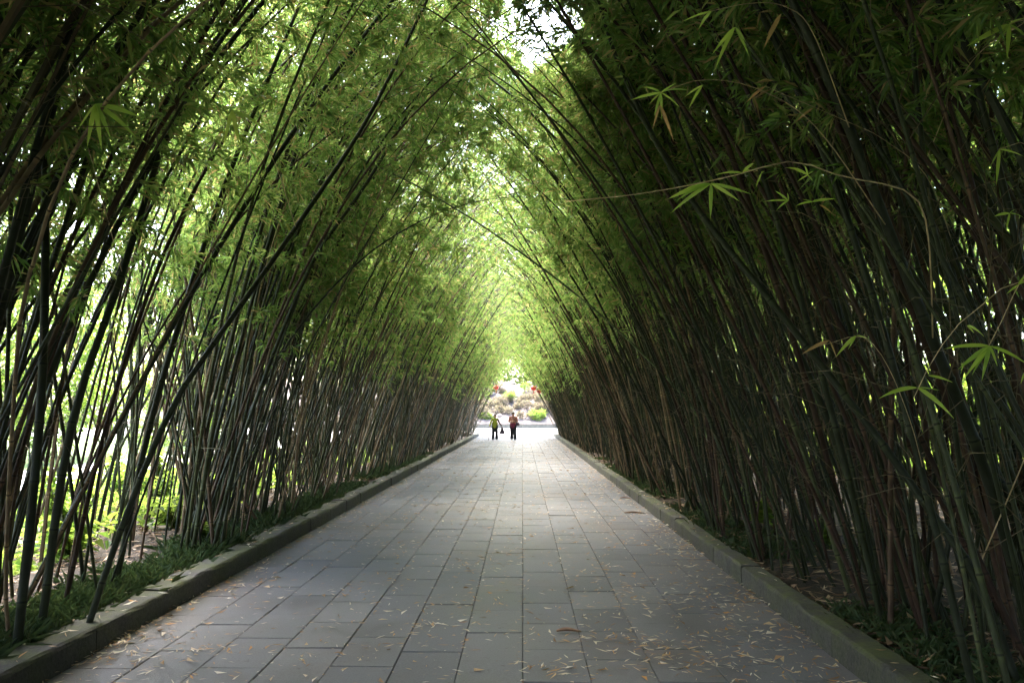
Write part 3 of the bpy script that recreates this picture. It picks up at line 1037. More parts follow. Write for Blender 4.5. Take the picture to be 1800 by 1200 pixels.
g = Geo()
m = 1500
y = 3.2 + rng.uniform(0, 1, m) ** 1.3 * 22
x = XL - KW - 0.04 - np.abs(rng.normal(0, 0.28, m))
k = np.sin(y * 1.5) + np.sin(y * 0.7 + 1) > -1.25
tufts(g, x[k], y[k], bedz_l(x[k], y[k]), rng.uniform(0.12, 0.24, k.sum()), 24)
m = 650
y = 3.0 + rng.uniform(0, 1, m) ** 1.3 * 20
x = XR + KR + 0.04 + np.abs(rng.normal(0, 0.35, m))
k = np.sin(y * 1.3 + 2) + np.sin(y * 0.8) > -1.0
tufts(g, x[k], y[k], np.full(k.sum(), 0.11), np.full(k.sum(), 0.15), 24)
tag(new_obj("kerbside_grass", g.mesh("kerbside_grass"), ["grass_blade"]), "low dark tufted grass growing along the backs of both kerbs", kind="stuff")

g = Geo()
m = 16000
x = rng.uniform(-9.4, -4.4, m)
y = rng.uniform(4, 34, m)
z = np.maximum(bedz_l(x, y), 0.0) + rng.uniform(0.02, 0.32, m) * (0.5 + 0.5 * np.sin(x * 2.2 + y * 1.3)) + 0.02
a = rng.uniform(0, 2 * np.pi, m)
d = nrm(np.stack([np.cos(a), np.sin(a), rng.normal(0.25, 0.4, m)], -1))
kites(g, np.stack([x, y, z], -1), d, rng.uniform(0.1, 0.22, m), rng.uniform(0.05, 0.09, m), 0, 0.25)
tag(new_obj("ground_cover", g.mesh("ground_cover"), ["shrub_leaf"]), "bright green leafy ground cover beyond the bamboo on the left", kind="stuff")


g = Geo()
m = 14000
x = rng.uniform(7.2, 10.2, m)
y = rng.uniform(2, 40, m)
z = 0.05 + rng.uniform(0, 1, m) * (0.55 + 0.45 * np.sin(x * 2.7 + y * 1.9) * np.sin(y * 0.9))
a = rng.uniform(0, 2 * np.pi, m)
d = nrm(np.stack([np.cos(a), np.sin(a), rng.normal(0.2, 0.4, m)], -1))
kites(g, np.stack([x, y, z], -1), d, rng.uniform(0.12, 0.24, m), rng.uniform(0.05, 0.09, m), 0, 0.25)
tag(new_obj("undergrowth", g.mesh("undergrowth"), ["tree_leaf"]), "dark leafy undergrowth showing through the right bamboo thicket", kind="stuff")


def leafy_plant(loc, h, n, label, grp=None, leaf="shrub_leaf", big=0.16):
    root = empty("leafy_plant", loc, label, "plant", grp)
    g, gs_ = Geo(), Geo()
    for _ in range(max(3, n // 40)):
        a = rng.uniform(0, 6.28)
        tip = np.array([math.cos(a) * h * rng.uniform(0.1, 0.5), math.sin(a) * h * rng.uniform(0.1, 0.5), h * rng.uniform(0.6, 1.0)])
        mid = tip * 0.5 + np.array([0, 0, h * 0.12])
        c = spline([np.zeros(3), mid, tip], 8)
        tube(gs_, c, np.linspace(0.009, 0.004, 8), 5)
        m = 40
        t = rng.uniform(0.25, 1, m)
        p = np.stack([np.interp(t, np.linspace(0, 1, 8), c[:, k]) for k in range(3)], -1)
        az = rng.uniform(0, 6.28, m)
        d = nrm(np.stack([np.cos(az), np.sin(az), rng.normal(0.3, 0.35, m)], -1))
        kites(g, p, d, big * rng.uniform(0.6, 1.3, m), big * rng.uniform(0.28, 0.42, m), 0, 0.3)
    new_obj("stem", gs_.mesh("stem", True), ["twig"], root)
    new_obj("foliage", g.mesh("foliage"), [leaf], root)
    return root


for k, (x, y, h, n) in enumerate([(-4.6, 7.6, 0.6, 200), (-5.3, 8.6, 0.75, 280), (-5.2, 6.9, 0.55, 200), (-6.2, 9.8, 0.9, 320), (-4.5, 9.6, 0.5, 160), (-6.6, 12.2, 0.9, 320), (-7.3, 15.0, 1.1, 400), (-5.6, 11.4, 0.7, 240)]):
    leafy_plant((x, y, 0.02), h, n, "bright green broad leaved plant growing in the bright gap of the left bamboo row", "green plants behind the left bamboo")
leafy_plant((-3.55, 8.35, 0.09), 0.3, 120, "small fresh green plant beside the mossy left kerb", None, "shrub_leaf", 0.13)
leafy_plant((2.95, 9.3, 0.1), 0.55, 160, "small green sapling at the foot of the right bamboo behind the kerb", None, "shrub_leaf", 0.12)
leafy_plant((3.3, 8.2, 0.1), 0.3, 80, "low green seedling in the brown litter of the right bed", None, "shrub_leaf", 0.11)

# a few larger dry pieces on the pavers
for (px, py, L, ang, label) in ((1000, 1111, 0.18, 0.1, "dark brown curled bamboo sheath lying on the pavers in the foreground"), (1115, 902, 0.32, 0.05, "brown bamboo sheath lying by the right kerb"),
                                (1100, 876, 0.2, -0.05, "smaller light brown sheath lying just beyond the longer one by the right kerb")):
    a = at(px, py, 1.0) - np.array(cam.location)
    c = np.array(cam.location) + a * (CAM_H / -a[2])
    g = Geo()
    t = np.linspace(0, 1, 9)
    w = 0.018 * np.sin(np.pi * (0.12 + 0.86 * t)) + 0.003
    rows = []
    for s in np.linspace(-1, 1, 6):
        rows.append(np.stack([(t - 0.5) * L, s * w, 0.006 + (s * s) * w * 0.9 + 0.004 * np.sin(t * 5)], -1))
    v = np.concatenate(rows)
    i = np.arange(5)[:, None] * 9
    j = np.arange(8)[None, :]
    q = np.stack([i + j, i + j + 1, i + 9 + j + 1, i + 9 + j], -1).reshape(-1, 4)
    g.add(v, None, q)
    o = new_obj("bamboo_sheath", g.mesh("bamboo_sheath", True), ["sheath"])
    sol = o.modifiers.new("thickness", 'SOLIDIFY')
    sol.thickness = 0.002
    o.location = (c[0], c[1], 0.004)
    o.rotation_euler = (0, 0, ang)
    tag(o, label, "sheath")

# ------------------------------------------------------------------ trees and shrubs beyond the bamboo


def leaf_cloud(geo, centres, radii, n_each, L, mat=0):
    for c, r, n in zip(centres, radii, n_each):
        v = nrm(rng.normal(0, 1, (n, 3)))
        rad = r * rng.uniform(0.25, 1, (n, 1)) ** 0.5 * (1 + 0.25 * np.sin(v[:, :1] * 5 + c[0]) * np.sin(v[:, 2:] * 6 + c[1]))
        p = np.array(c) + v * rad * np.array([1, 1, 0.8])
        d = nrm(v + rng.normal(0, 0.8, (n, 3)) + np.array([0, 0, -0.3]))
        kites(geo, p, d, L * rng.uniform(0.6, 1.3, n), L * rng.uniform(0.3, 0.5, n), mat, 0.2)


def tree(loc, h, crown_r, label, grp, low=0.35, n=26, per=230, L=0.2):
    root = empty("broadleaf_tree", loc, label, "tree", grp)
    gt, gc = Geo(), Geo()
    lean = rng.normal(0, 0.05, 2)
    pts = [np.array([lean[0] * t * h * 2 * t, lean[1] * t * h * 2 * t, t * h * 0.8]) for t in np.linspace(0, 1, 7)]
    tube(gt, spline(pts, 14), np.linspace(0.022 * h, 0.006 * h, 14), 9)
    cs, rs = [], []
    for k in range(n):
        t = rng.uniform(low, 1.0)
        a = rng.uniform(0, 6.28)
        rr = crown_r * (math.sin(math.pi * min(1, 0.18 + 0.8 * (t - low) / (1 - low)))) * rng.uniform(0.35, 1.0)
        c = np.array([math.cos(a) * rr, math.sin(a) * rr, t * h])
        cs.append(c)
        rs.append(crown_r * rng.uniform(0.22, 0.42))
        if k % 2 == 0:
            z0 = max(0.2, t - 0.22) * h * 0.85
            s = np.array([np.interp(z0, [p[2] for p in pts], [p[0] for p in pts]), np.interp(z0, [p[2] for p in pts], [p[1] for p in pts]), min(z0, h * 0.79)])
            tube(gt, spline([s, (s + c) / 2 + np.array([0, 0, 0.2]), c], 7), np.linspace(0.007 * h, 0.002 * h, 7), 5)
    leaf_cloud(gc, cs, rs, [per] * n, L)
    new_obj("trunk", gt.mesh("trunk", True), ["bark"], root)
    new_obj("crown", gc.mesh("crown"), ["tree_leaf"], root)


def shrub(loc, r, label, grp, n=9, per=150, L=0.13, mat="shrub_leaf"):
    root = empty("shrub", loc, label, "shrub", grp)
    gt, gc = Geo(), Geo()
    cs, rs = [], []
    for k in range(n):
        a = rng.uniform(0, 6.28)
        rr = r * rng.uniform(0.1, 0.8)
        c = np.array([math.cos(a) * rr, math.sin(a) * rr, r * rng.uniform(0.35, 1.15)])
        cs.append(c)
        rs.append(r * rng.uniform(0.3, 0.5))
        tube(gt, spline([np.zeros(3), c * np.array([0.4, 0.4, 0.5]), c], 6), np.linspace(0.02, 0.006, 6), 5)
    leaf_cloud(gc, cs, rs, [per] * n, L)
    new_obj("stem", gt.mesh("stem", True), ["bark"], root)
    new_obj("foliage", gc.mesh("foliage"), [mat], root)


for (x, y, h, r) in [(-17, 9, 8, 3.0), (-19, 15, 9.5, 3.6), (-16.5, 21, 8, 3.0), (-19, 28, 10, 3.8), (-16, 35, 9, 3.2), (-18, 43, 10, 3.6), (-24, 19, 11, 4.2), (-25, 33, 12, 4.5), (-15.5, 25, 6, 2.6), (-15.5, 39, 6, 2.6), (-21, 23, 9, 3.6), (-20, 38, 9, 3.6), (-23, 12, 10, 3.8)]:
    tree((x, y, -0.03), h, r, "light green broadleaf tree standing beyond the side path on the left", "trees beyond the left bamboo", 0.22)
for (x, y, h, r) in [(12, 6, 9, 3.4), (14, 11, 10, 3.8), (12, 16, 9, 3.5), (14.5, 21, 10, 3.8), (12.5, 27, 10, 3.6), (14, 33, 10, 3.8), (12.5, 40, 10, 3.6), (11.5, 1, 9, 3.4)]:
    tree((x, y, -0.03), h, r, "dark broadleaf tree standing behind the right bamboo thicket", "trees behind the right bamboo", 0.1, 44, 300, 0.26)
for (x, y, h, r) in [(-9, 90, 13, 4.8), (-3.5, 93, 14, 5.0), (2.5, 90, 13, 4.6), (8, 91, 12, 4.6)]:
    tree((x, y, 4.4), h, r, "pale sunlit tree on top of the bank past the end of the path", "trees on the bank at the far end", 0.03, 44, 260, 0.4)
for (x, y, r) in [(-11.0, 8.5, 0.8), (-14.6, 13, 1.2), (-14.4, 17.5, 1.0), (-14.8, 23, 1.3), (-14.5, 29, 1.1), (-14.8, 36, 1.3)]:
    shrub((x, y, -0.02), r, "rounded yellow green shrub beside the side path on the left", "shrubs along the left side path")
for (x, y, r) in [(10.6, 4.5, 1.5), (10.9, 8.2, 1.6), (10.5, 12, 1.5), (10.8, 16, 1.6), (10.6, 20, 1.5), (10.7, 24.5, 1.6), (10.6, 29, 1.6), (10.8, 34, 1.6), (10.6, 39, 1.6)]:
    shrub((x, y, 0), r, "bushy green shrub behind the right bamboo thicket", "shrubs behind the right bamboo", 16, 170, 0.2)

# ------------------------------------------------------------------ far end: low wall, bank, rocks
g = Geo()
x = -30.0
while x < 30:
    g.box((x + 0.006, 71.0, -0.03), (x + 1.494, 71.35, 0.36), 0, 0.012)
    x += 1.5
wall = new_obj("low_wall", g.mesh("low_wall"), ["wall_stone"])
tag(wall, "low grey stone wall running across behind the plaza at the far end", "wall")
g = Geo()
x = -30.0
while x < 30:
    g.box((x + 0.004, 70.95, 0.362), (x + 1.196, 71.4, 0.44), 0, 0.012)
    x += 1.2
new_obj("coping", g.mesh("coping"), ["pale_rock"], wall)


def bank_z(X, Y):
    u = np.clip((Y - 71.3) / 14, 0, 1)
    return 0.3 + 4.4 * u ** 0.8 + 0.25 * np.sin(X * 0.9 + Y) * np.minimum(1, u * 4) + 0.15 * np.sin(X * 2.3 - Y * 1.4) * np.minimum(1, u * 4)


tag(sheet("bank", -45, 45, 71.3, 110, 0, 120, 60, "bank_soil", 0.05, bank_z), "pale sunlit slope rising behind the low wall at the far end", kind="structure")


def rock_mesh(seed):
    r2 = np.random.default_rng(seed)
    nu, nv = 16, 10
    u = np.arange(nu) * 2 * np.pi / nu
    v = np.linspace(0.02, np.pi - 0.02, nv)
    U, V = np.meshgrid(u, v)
    P = np.stack([np.cos(U) * np.sin(V), np.sin(U) * np.sin(V), np.cos(V)], -1)
    pl = nrm(r2.normal(0, 1, (9, 3)))
    cut = r2.uniform(0.6, 0.9, 9)
    k = np.min(np.where((P @ pl.T) > 0.15, cut / np.maximum(P @ pl.T, 0.15), 9), axis=-1)
    P = P * np.minimum(1.0, k)[..., None] * (1 + 0.05 * r2.normal(0, 1, U.shape))[..., None]
    P = P * np.array([1.0, 0.8, 0.7])
    i = np.arange(nv - 1)[:, None] * nu
    j = np.arange(nu)[None, :]
    q = np.stack([i + j, i + nu + j, i + nu + (j + 1) % nu, i + (j + 1) % nu], -1).reshape(-1, 4)
    me = np_mesh("rock", P.reshape(-1, 3), q, False)
    me.materials.append(MATS["pale_rock"])
    return me


protos = [rock_mesh(s) for s in (1, 2, 3, 4)]
for k in range(110):
    o = bpy.data.objects.new("rock", protos[k % 4])
    C.objects.link(o)
    x, y = rng.uniform(-7, 6), 72.2 + rng.uniform(0, 1) * 9
    sc = rng.uniform(0.15, 0.42)
    o.location = (x, y, float(bank_z(np.array(x), np.array(y))) - 0.1 * sc)
    o.scale = (sc * rng.uniform(0.8, 1.4), sc, sc * rng.uniform(0.7, 1.2))
    o.rotation_euler = (rng.uniform(-0.3, 0.3), rng.uniform(-0.3, 0.3), rng.uniform(0, 6.28))
    tag(o, "pale rough rock lying on the sunlit bank behind the low wall", "rock", "rocks on the far bank")
shrub((1.5, 72.6, 0.6), 0.85, "dark green bush on the bank just above the low wall", None, 10, 150, 0.18)
shrub((-3.6, 72.8, 0.6), 0.8, "yellow green bush behind the low wall at the left end of the opening", None, 10, 150, 0.18)
for (x, y, r) in [(-5.6, 74, 0.9), (3.9, 75, 1.0), (-1.2, 77, 0.8), (2.4, 78, 0.9), (0.3, 81, 0.9), (-3.0, 80, 1.0)]:
    shrub((x, y, float(bank_z(np.array(x), np.array(y)))), r, "small bush growing among the pale rocks of the far bank", "bushes among the rocks of the far bank", 6, 60, 0.2)

for k in range(85):
    x, y = rng.uniform(-6.5, 5.5), 72.4 + rng.uniform(0, 1) * 8
    shrub((x, y, float(bank_z(np.array(x), np.array(y))) - 0.05), rng.uniform(0.45, 0.95), "straggly dry pinkish brown bush on the sunlit bank past the end of the path", "dry bushes on the far bank", 7, 60, 0.17, "dry_bush_leaf")

# ------------------------------------------------------------------ red lanterns at the exit of the tunnel


def lantern(px, py, depth, r, label):
    c = at(px, py, depth)
    root = empty("lantern", c, label, "lantern", "red lanterns at the end of the tunnel")
    g = Geo()
    t = np.linspace(0.12, np.pi - 0.12, 12)
    pts = np.stack([np.zeros(12), np.zeros(12), -np.cos(t) * r * 0.85], -1)
    nu = 20
    a = np.arange(nu) * 2 * np.pi / nu
    rr = np.sin(t)[:, None] * r * (1 - 0.05 * (np.arange(nu) % 2))[None, :]
    v = np.stack([rr * np.cos(a), rr * np.sin(a), np.repeat(pts[:, 2:], nu, 1)], -1).reshape(-1, 3)
    i = np.arange(11)[:, None] * nu
    j = np.arange(nu)[None, :]
    q = np.stack([i + j, i + (j + 1) % nu, i + nu + (j + 1) % nu, i + nu + j], -1).reshape(-1, 4)
    g.add(v, None, q)
    new_obj("shade", g.mesh("shade", True), ["lantern_red"], root)
    for s in (-1, 1):
        g = Geo()
        tube(g, [(0, 0, s * r * 0.8), (0, 0, s * r * 0.98)], [r * 0.32, r * 0.3], 12)
        new_obj("cap", g.mesh("cap"), ["lantern_gold"], root)
    g = Geo()
    tube(g, [(0, 0, -r * 0.98), (0, 0, -r * 1.3), (0, 0, -r * 1.8)], [0.012, r * 0.16, r * 0.2], 8)
    new_obj("tassel", g.mesh("tassel"), ["lantern_red"], root)
    g = Geo()
    tube(g, [(0, 0, r * 0.95), (0, 0, r * 3.5)], [0.008, 0.008], 5)
    new_obj("cord", g.mesh("cord"), ["dead_wood"], root)


lantern(872, 681, 47.5, 0.18, "orange red lantern hanging at the left edge of the tunnel exit")
lantern(938, 682, 47.5, 0.19, "bright red lantern hanging at the right edge of the tunnel exit, the inner one")
lantern(948, 687, 47.0, 0.17, "darker red lantern hanging at the right edge of the tunnel exit, the outer one")

# ------------------------------------------------------------------ people


def ball(geo, c, r, mat=0, nu=14, nv=9):
    r = np.broadcast_to(np.asarray(r, float), (3,))
    u = np.arange(nu) * 2 * np.pi / nu
    v = np.linspace(0.0, np.pi, nv)[1:-1]
    U, V = np.meshgrid(u, v)
    P = np.stack([np.cos(U) * np.sin(V), np.sin(U) * np.sin(V), np.cos(V)], -1).reshape(-1, 3) * r + np.asarray(c)
    m = nv - 2
    P = np.concatenate([P, [np.asarray(c) + [0, 0, r[2]], np.asarray(c) - [0, 0, r[2]]]])
    i = np.arange(m - 1)[:, None] * nu
    j = np.arange(nu)[None, :]
    q = np.stack([i + j, i + nu + j, i + nu + (j + 1) % nu, i + (j + 1) % nu], -1).reshape(-1, 4)
    jj = np.arange(nu)
    t = np.concatenate([np.stack([np.full(nu, m * nu), jj, (jj + 1) % nu], -1), np.stack([np.full(nu, m * nu + 1), (m - 1) * nu + (jj + 1) % nu, (m - 1) * nu + jj], -1)])
    geo.add(P, t, q, mat)


def fuse(name, chains, balls, voxel, smooth_it=3):
    """Joint chains [(point, radius) ...] and ellipsoids fused into one continuous skin."""
    g = Geo()
    for ch in chains:
        pts = np.array([c[0] for c in ch], float)
        rad = np.array([c[1] for c in ch], float)
        if len(pts) > 2:
            u = np.linspace(0, len(pts) - 1, (len(pts) - 1) * 4 + 1)
            rr = np.interp(u, np.arange(len(pts)), rad)
            cc = np.stack([np.interp(u, np.arange(len(pts)), pts[:, k]) for k in range(3)], -1)
        else:
            cc, rr = pts, rad
        tube(g, cc, rr, 12)
        for p, r in zip(pts, rad):
            ball(g, p, r * 0.995)
    for c, r in balls:
        ball(g, c, r)
    me = g.mesh(name + "_raw")
    o = bpy.data.objects.new(name + "_raw", me)
    C.objects.link(o)
    md = o.modifiers.new("r", 'REMESH')
    md.mode = 'VOXEL'
    md.voxel_size = voxel
    sm = o.modifiers.new("s", 'SMOOTH')
    sm.iterations = smooth_it
    sm.factor = 0.5
    dg = bpy.context.evaluated_depsgraph_get()
    out = bpy.data.meshes.new_from_object(o.evaluated_get(dg))
    out.name = name
    bpy.data.objects.remove(o)
    bpy.data.meshes.remove(me)
    out.polygons.foreach_set("use_smooth", np.ones(len(out.polygons), bool))
    return out


def person(loc, rz, label, s, arms, legs, hair, hair_mat, torso_lean, top_parts, leg_mat):
    """arms: for each side (shoulder, elbow, wrist, hand direction); legs: per side (hip, knee, ankle)."""
    root = empty("person", loc, label, "person")
    root.rotation_euler = (0, 0, rz)
    ly = torso_lean
    V = lambda x, y, z: np.array([x, y, z]) * s
    head = V(0, ly * 1.25 - 0.02, 1.435)
    chains = [
        [(V(0, 0, 0.86), 0.125 * s), (V(0, ly * 0.3, 1.0), 0.115 * s), (V(0, ly * 0.7, 1.15), 0.12 * s), (V(0, ly, 1.25), 0.10 * s)],
        [(V(-0.07, 0, 0.84), 0.1 * s), (V(0.07, 0, 0.84), 0.1 * s)],
        [(V(-0.16, ly, 1.255), 0.055 * s), (V(0.16, ly, 1.255), 0.055 * s)],
        [(V(0, ly, 1.27), 0.055 * s), (V(0, ly * 1.2 - 0.01, 1.37), 0.05 * s)]]
    balls = [(head, np.array([0.074, 0.088, 0.108]) * s), (head + V(0, -0.02, -0.06), np.array([0.052, 0.06, 0.055]) * s),
             (head + V(0, -0.09, -0.015), np.array([0.013, 0.018, 0.022]) * s),
             (head + V(-0.077, 0.005, -0.01), np.array([0.01, 0.018, 0.03]) * s), (head + V(0.077, 0.005, -0.01), np.array([0.01, 0.018, 0.03]) * s)]
    for sgn, (sh, el, wr, hd) in zip((-1, 1), arms):
        sh, el, wr, hd = V(*sh), V(*el), V(*wr), nrm(np.array(hd, float))
        chains.append([(sh, 0.048 * s), (el, 0.037 * s), (wr, 0.026 * s)])
        side = nrm(np.cross(hd, np.array([0.0, -1.0, 0.2])))
        palm = wr + hd * 0.05 * s
        chains.append([(wr, 0.024 * s), (palm + hd * 0.03 * s, 0.024 * s)])
        inw = nrm(np.cross(side, hd))
        for k in range(4):
            b = palm + hd * 0.035 * s + side * (k - 1.5) * 0.018 * s
            ln = (0.062, 0.072, 0.068, 0.052)[k] * s
            chains.append([(b, 0.0085 * s), (b + hd * ln * 0.5 + inw * 0.012 * s, 0.008 * s), (b + hd * ln * 0.72 + inw * 0.035 * s, 0.0075 * s)])
        tb = palm - side * 0.022 * s
        chains.append([(tb, 0.01 * s), (tb - side * 0.022 * s + hd * 0.025 * s, 0.009 * s), (tb - side * 0.018 * s + hd * 0.05 * s + inw * 0.015 * s, 0.008 * s)])
    for (hp, kn, an) in legs:
        hp, kn, an = V(*hp), V(*kn), V(*an)
        chains.append([(hp, 0.085 * s), (kn, 0.055 * s), (an, 0.036 * s)])
        chains.append([(an + V(0, 0.02, -0.03), 0.034 * s), (an + V(0, -0.13, -0.045), 0.028 * s)])
    me = fuse("person_body", chains, balls, 0.0062)
    for mt in ("skin", "dark_eye", "lip"):
        me.materials.append(MATS[mt])
    co = np.empty(len(me.vertices) * 3, np.float32)
    me.vertices.foreach_get("co", co)
    co = co.reshape(-1, 3)
    vm = np.zeros(len(co), int)
    for sx in (-1, 1):
        vm[np.linalg.norm((co - (head + V(0.03 * sx, -0.08, 0.005))) / np.array([1.5, 1, 1]), axis=1) < 0.011 * s] = 1
    vm[(np.linalg.norm((co - (head + V(0, -0.08, -0.062))) / np.array([2.6, 1.5, 1.0]), axis=1) < 0.009 * s)] = 2
    ls = np.empty(len(me.polygons), np.int32)
    me.polygons.foreach_get("loop_start", ls)
    lv = np.empty(len(me.loops), np.int32)
    me.loops.foreach_get("vertex_index", lv)
    me.polygons.foreach_set("material_index", vm[lv[ls]].astype(np.int32))
    body = bpy.data.objects.new("body", me)
    C.objects.link(body)
    body.parent = root
    # hair: skull cap over the head
    hb = [(head + V(0, 0.022, 0.03), np.array([0.088, 0.088, 0.098]) * s), (head + V(0, 0.05, -0.02), np.array([0.08, 0.06, 0.085]) * s)] + [(head + V(*h[0]), np.array(h[1]) * s) for h in hair]
    o = new_obj("hair", fuse("hair", [], hb, 0.008), [hair_mat], root)
    # trousers
    ch = [[(V(-0.07, 0, 0.86), 0.118 * s), (V(0.07, 0, 0.86), 0.118 * s)]]
    for (hp, kn, an) in legs:
        hp, kn, an = V(*hp), V(*kn), V(*an)
        ch.append([(hp, 0.112 * s), (kn, 0.092 * s), (an + V(0, 0.005, 0.01), 0.088 * s)])
        g = Geo()
    new_obj("trousers", fuse("trousers", ch, [], 0.012), [leg_mat], root)
    for (hp, kn, an) in legs:
        an = V(*an)
        new_obj("shoe", fuse("shoe", [[(an + V(0, 0.03, -0.035), 0.042 * s), (an + V(0, -0.06, -0.045), 0.044 * s), (an + V(0, -0.14, -0.05), 0.034 * s)]], [], 0.009), ["shoe"], root)
    for nm, chs, mt in top_parts:
        new_obj(nm, fuse(nm, [[(V(*p), r * s) for p, r in c] for c in chs], [], 0.012), [mt], root)
    return root


GZ = 0.004
# older woman in a yellow green vest, with a cane and a hanging bag
sA = 1.42 / 1.545
pA = np.array([-1.53, 41.5, GZ])
lean = -0.05
person(pA, 0.05, "stooped grey haired person in a yellow green vest and black trousers walking with a cane", sA,
       [((-0.17, lean, 1.25), (-0.26, lean - 0.0, 1.0), (-0.31, -0.16, 0.84), (-0.1, -0.5, -0.85)), ((0.17, lean, 1.25), (0.28, lean + 0.03, 1.02), (0.40, -0.05, 0.84), (0.25, -0.1, -1))],
       [((-0.085, 0, 0.84), (-0.10, -0.04, 0.46), (-0.105, -0.02, 0.085)), ((0.085, 0, 0.84), (0.11, -0.06, 0.46), (0.115, 0.06, 0.09))],
       [((0, -0.03, 0.075), (0.078, 0.06, 0.045))], "grey_hair", lean,
       [("vest", [[((0, 0, 0.80), 0.15), ((0, lean * 0.3, 1.0), 0.142), ((0, lean * 0.7, 1.15), 0.14), ((0, lean, 1.25), 0.11)], [((-0.07, 0, 0.80), 0.125), ((0.07, 0, 0.80), 0.125)], [((-0.08, 0, 0.98), 0.115), ((0.08, 0, 0.98), 0.115)], [((-0.15, lean, 1.245), 0.07), ((0.15, lean, 1.245), 0.07)]], "olive_cloth"),
        ("sleeve", [[((-0.17, lean, 1.25), 0.06), ((-0.26, lean, 1.0), 0.052), ((-0.305, -0.14, 0.865), 0.042)]], "olive_cloth"),
        ("sleeve", [[((0.17, lean, 1.25), 0.06), ((0.28, lean + 0.03, 1.02), 0.052), ((0.39, -0.045, 0.865), 0.042)]], "bag_cloth")],
       "black_cloth")


def held(root_loc, rz, p):
    c, s = math.cos(rz), math.sin(rz)
    return np.array([root_loc[0] + c * p[0] - s * p[1], root_loc[1] + s * p[0] + c * p[1], root_loc[2] + p[2]])


hand = held(pA, 0.05, np.array([-0.32, -0.21, 0.765]) * sA)
cane = empty("walking_cane", (hand[0] - 0.05, hand[1] - 0.05, GZ), "thin brown walking cane held by the stooped person", "cane")
g = Geo()
tube(g, [(0, 0, 0.0), (0.025, 0.02, 0.35), (0.05, 0.05, hand[2] + 0.02 - GZ)], [0.015, 0.016, 0.016], 8)
new_obj("shaft", g.mesh("shaft", True), ["cane_wood"], cane)
g = Geo()
tube(g, spline([(0.05, 0.05, hand[2] + 0.0), (0.05, 0.045, hand[2] + 0.05), (0.05, 0.0, hand[2] + 0.06), (0.05, -0.07, hand[2] + 0.035)], 12), np.full(12, 0.014), 8)
new_obj("handle", g.mesh("handle", True), ["cane_wood"], cane)
hand = held(pA, 0.05, np.array([0.425, -0.06, 0.75]) * sA)
bag = empty("hand_bag", (hand[0], hand[1], 0.34), "dark limp cloth bag hanging from the hand of the stooped person", "bag")
g = Geo()
n_ = 10
for k, (z, w, d) in enumerate([(0.0, 0.15, 0.06), (0.03, 0.165, 0.085), (0.14, 0.13, 0.075), (0.25, 0.085, 0.05), (0.33, 0.045, 0.03)]):
    a = np.arange(n_) * 2 * np.pi / n_
    ring = np.stack([w * np.cos(a) + 0.015, d * np.sin(a), np.full(n_, z) + 0.008 * np.sin(3 * a)], -1)
    qq = None
    if k:
        j = np.arange(n_)
        qq = np.stack([j - n_, (j + 1) % n_ - n_, (j + 1) % n_, j], -1)
    g.add(ring, None, qq)
g.add([(0.015, 0, -0.01)], [(0, -n_ * 5 + (j + 1) % n_, -n_ * 5 + j) for j in range(n_)])
new_obj("pouch", g.mesh("pouch", True), ["bag_cloth"], bag)
for sgn in (-1, 1):
    g = Geo()
    tube(g, spline([(0.035 * sgn, 0, 0.32), (0.02 * sgn, 0.0, 0.37), (0.0, 0, hand[2] - 0.34 + 0.0), (0.0, -0.02 * sgn, hand[2] - 0.34 - 0.01)], 10), np.full(10, 0.016), 6)
    new_obj("handle", g.mesh("handle", True), ["bag_cloth"], bag)

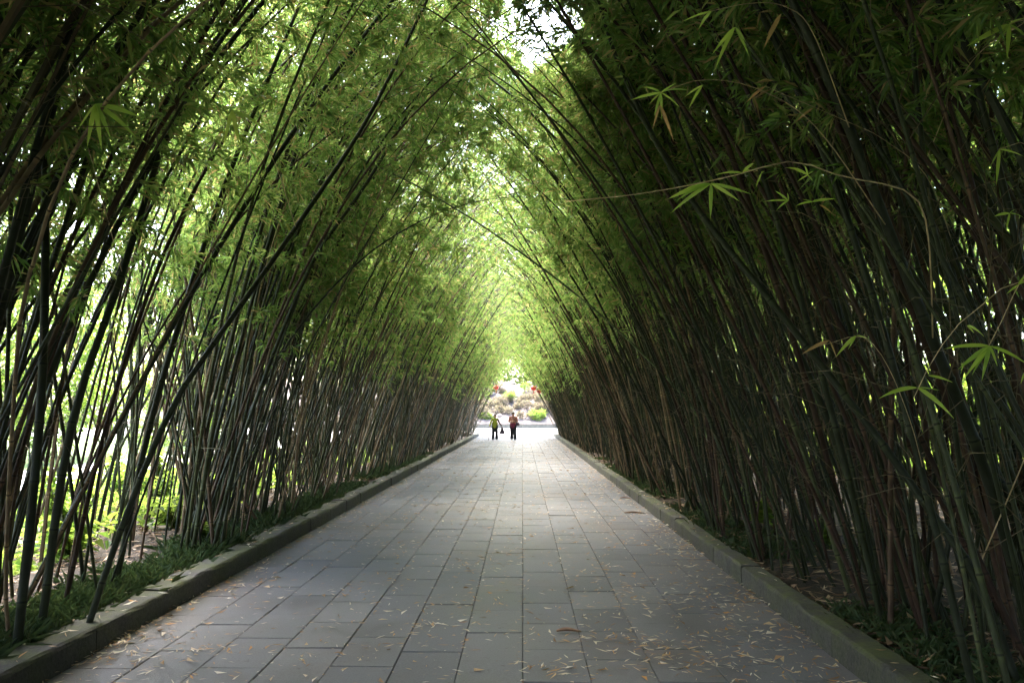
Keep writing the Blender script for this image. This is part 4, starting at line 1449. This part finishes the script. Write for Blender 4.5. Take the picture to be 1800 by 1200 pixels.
# woman in a salmon top with folded arms and a shoulder bag
sB = 1.0
pB = np.array([-0.51, 41.5, GZ])
lean = -0.01
person(pB, -0.05, "dark haired person in a salmon pink top with maroon hem and folded arms, walking upright", sB,
       [((-0.17, lean, 1.25), (-0.235, lean + 0.02, 1.0), (-0.06, -0.185, 1.01), (0.9, -0.15, 0.25)), ((0.17, lean, 1.25), (0.24, lean + 0.02, 1.0), (0.09, -0.19, 1.04), (-0.9, -0.12, 0.2))],
       [((-0.085, 0, 0.84), (-0.085, -0.03, 0.46), (-0.075, 0.05, 0.09)), ((0.085, 0, 0.84), (0.10, -0.05, 0.46), (0.115, -0.07, 0.085))],
       [((0, 0.0, 0.07), (0.098, 0.09, 0.065)), ((-0.07, 0.02, 0.02), (0.035, 0.05, 0.05)), ((0.07, 0.02, 0.02), (0.035, 0.05, 0.05))], "dark_hair", lean,
       [("blouse", [[((0, 0, 0.92), 0.145), ((0, lean * 0.3, 1.0), 0.14), ((0, lean * 0.7, 1.15), 0.14), ((0, lean, 1.25), 0.108)], [((-0.06, 0, 0.95), 0.12), ((0.06, 0, 0.95), 0.12)], [((-0.15, lean, 1.245), 0.068), ((0.15, lean, 1.245), 0.068)],
                    [((-0.17, lean, 1.25), 0.062), ((-0.225, lean + 0.015, 1.04), 0.056)], [((0.17, lean, 1.25), 0.062), ((0.228, lean + 0.015, 1.04), 0.056)]], "salmon_cloth"),
        ("hem", [[((-0.065, 0, 0.84), 0.132), ((0.065, 0, 0.84), 0.132)], [((-0.06, 0, 0.75), 0.13), ((0.06, 0, 0.75), 0.13)], [((0, 0, 0.89), 0.155), ((0, 0, 0.74), 0.15)]], "maroon_cloth")],
       "black_cloth")
bg2 = held(pB, -0.05, (0.25, -0.09, 0.80))
bag = empty("shoulder_bag", bg2, "dark shoulder bag at the hip of the person in the salmon top", "bag")
new_obj("pouch", fuse("pouch", [[((-0.05, 0, 0.03), 0.05), ((0.06, 0.02, 0.03), 0.05)], [((-0.05, 0, 0.12), 0.045), ((0.06, 0.02, 0.12), 0.045)], [((-0.05, 0, 0.03), 0.05), ((-0.05, 0, 0.12), 0.045)], [((0.06, 0.02, 0.03), 0.05), ((0.06, 0.02, 0.12), 0.045)]], [((0, 0.01, 0.075), (0.08, 0.045, 0.06))], 0.01), ["bag_cloth"], bag)
g = Geo()
tube(g, spline([np.array(v) - np.array((0.25, -0.09, 0.80)) for v in ((0.22, -0.1, 0.94), (0.1, -0.165, 1.12), (-0.03, -0.145, 1.24), (-0.1, -0.04, 1.325), (-0.08, 0.09, 1.25), (0.08, 0.16, 1.08), (0.24, 0.02, 0.93))], 28), np.full(28, 0.011), 6)
new_obj("strap", g.mesh("strap", True), ["bag_cloth"], bag)
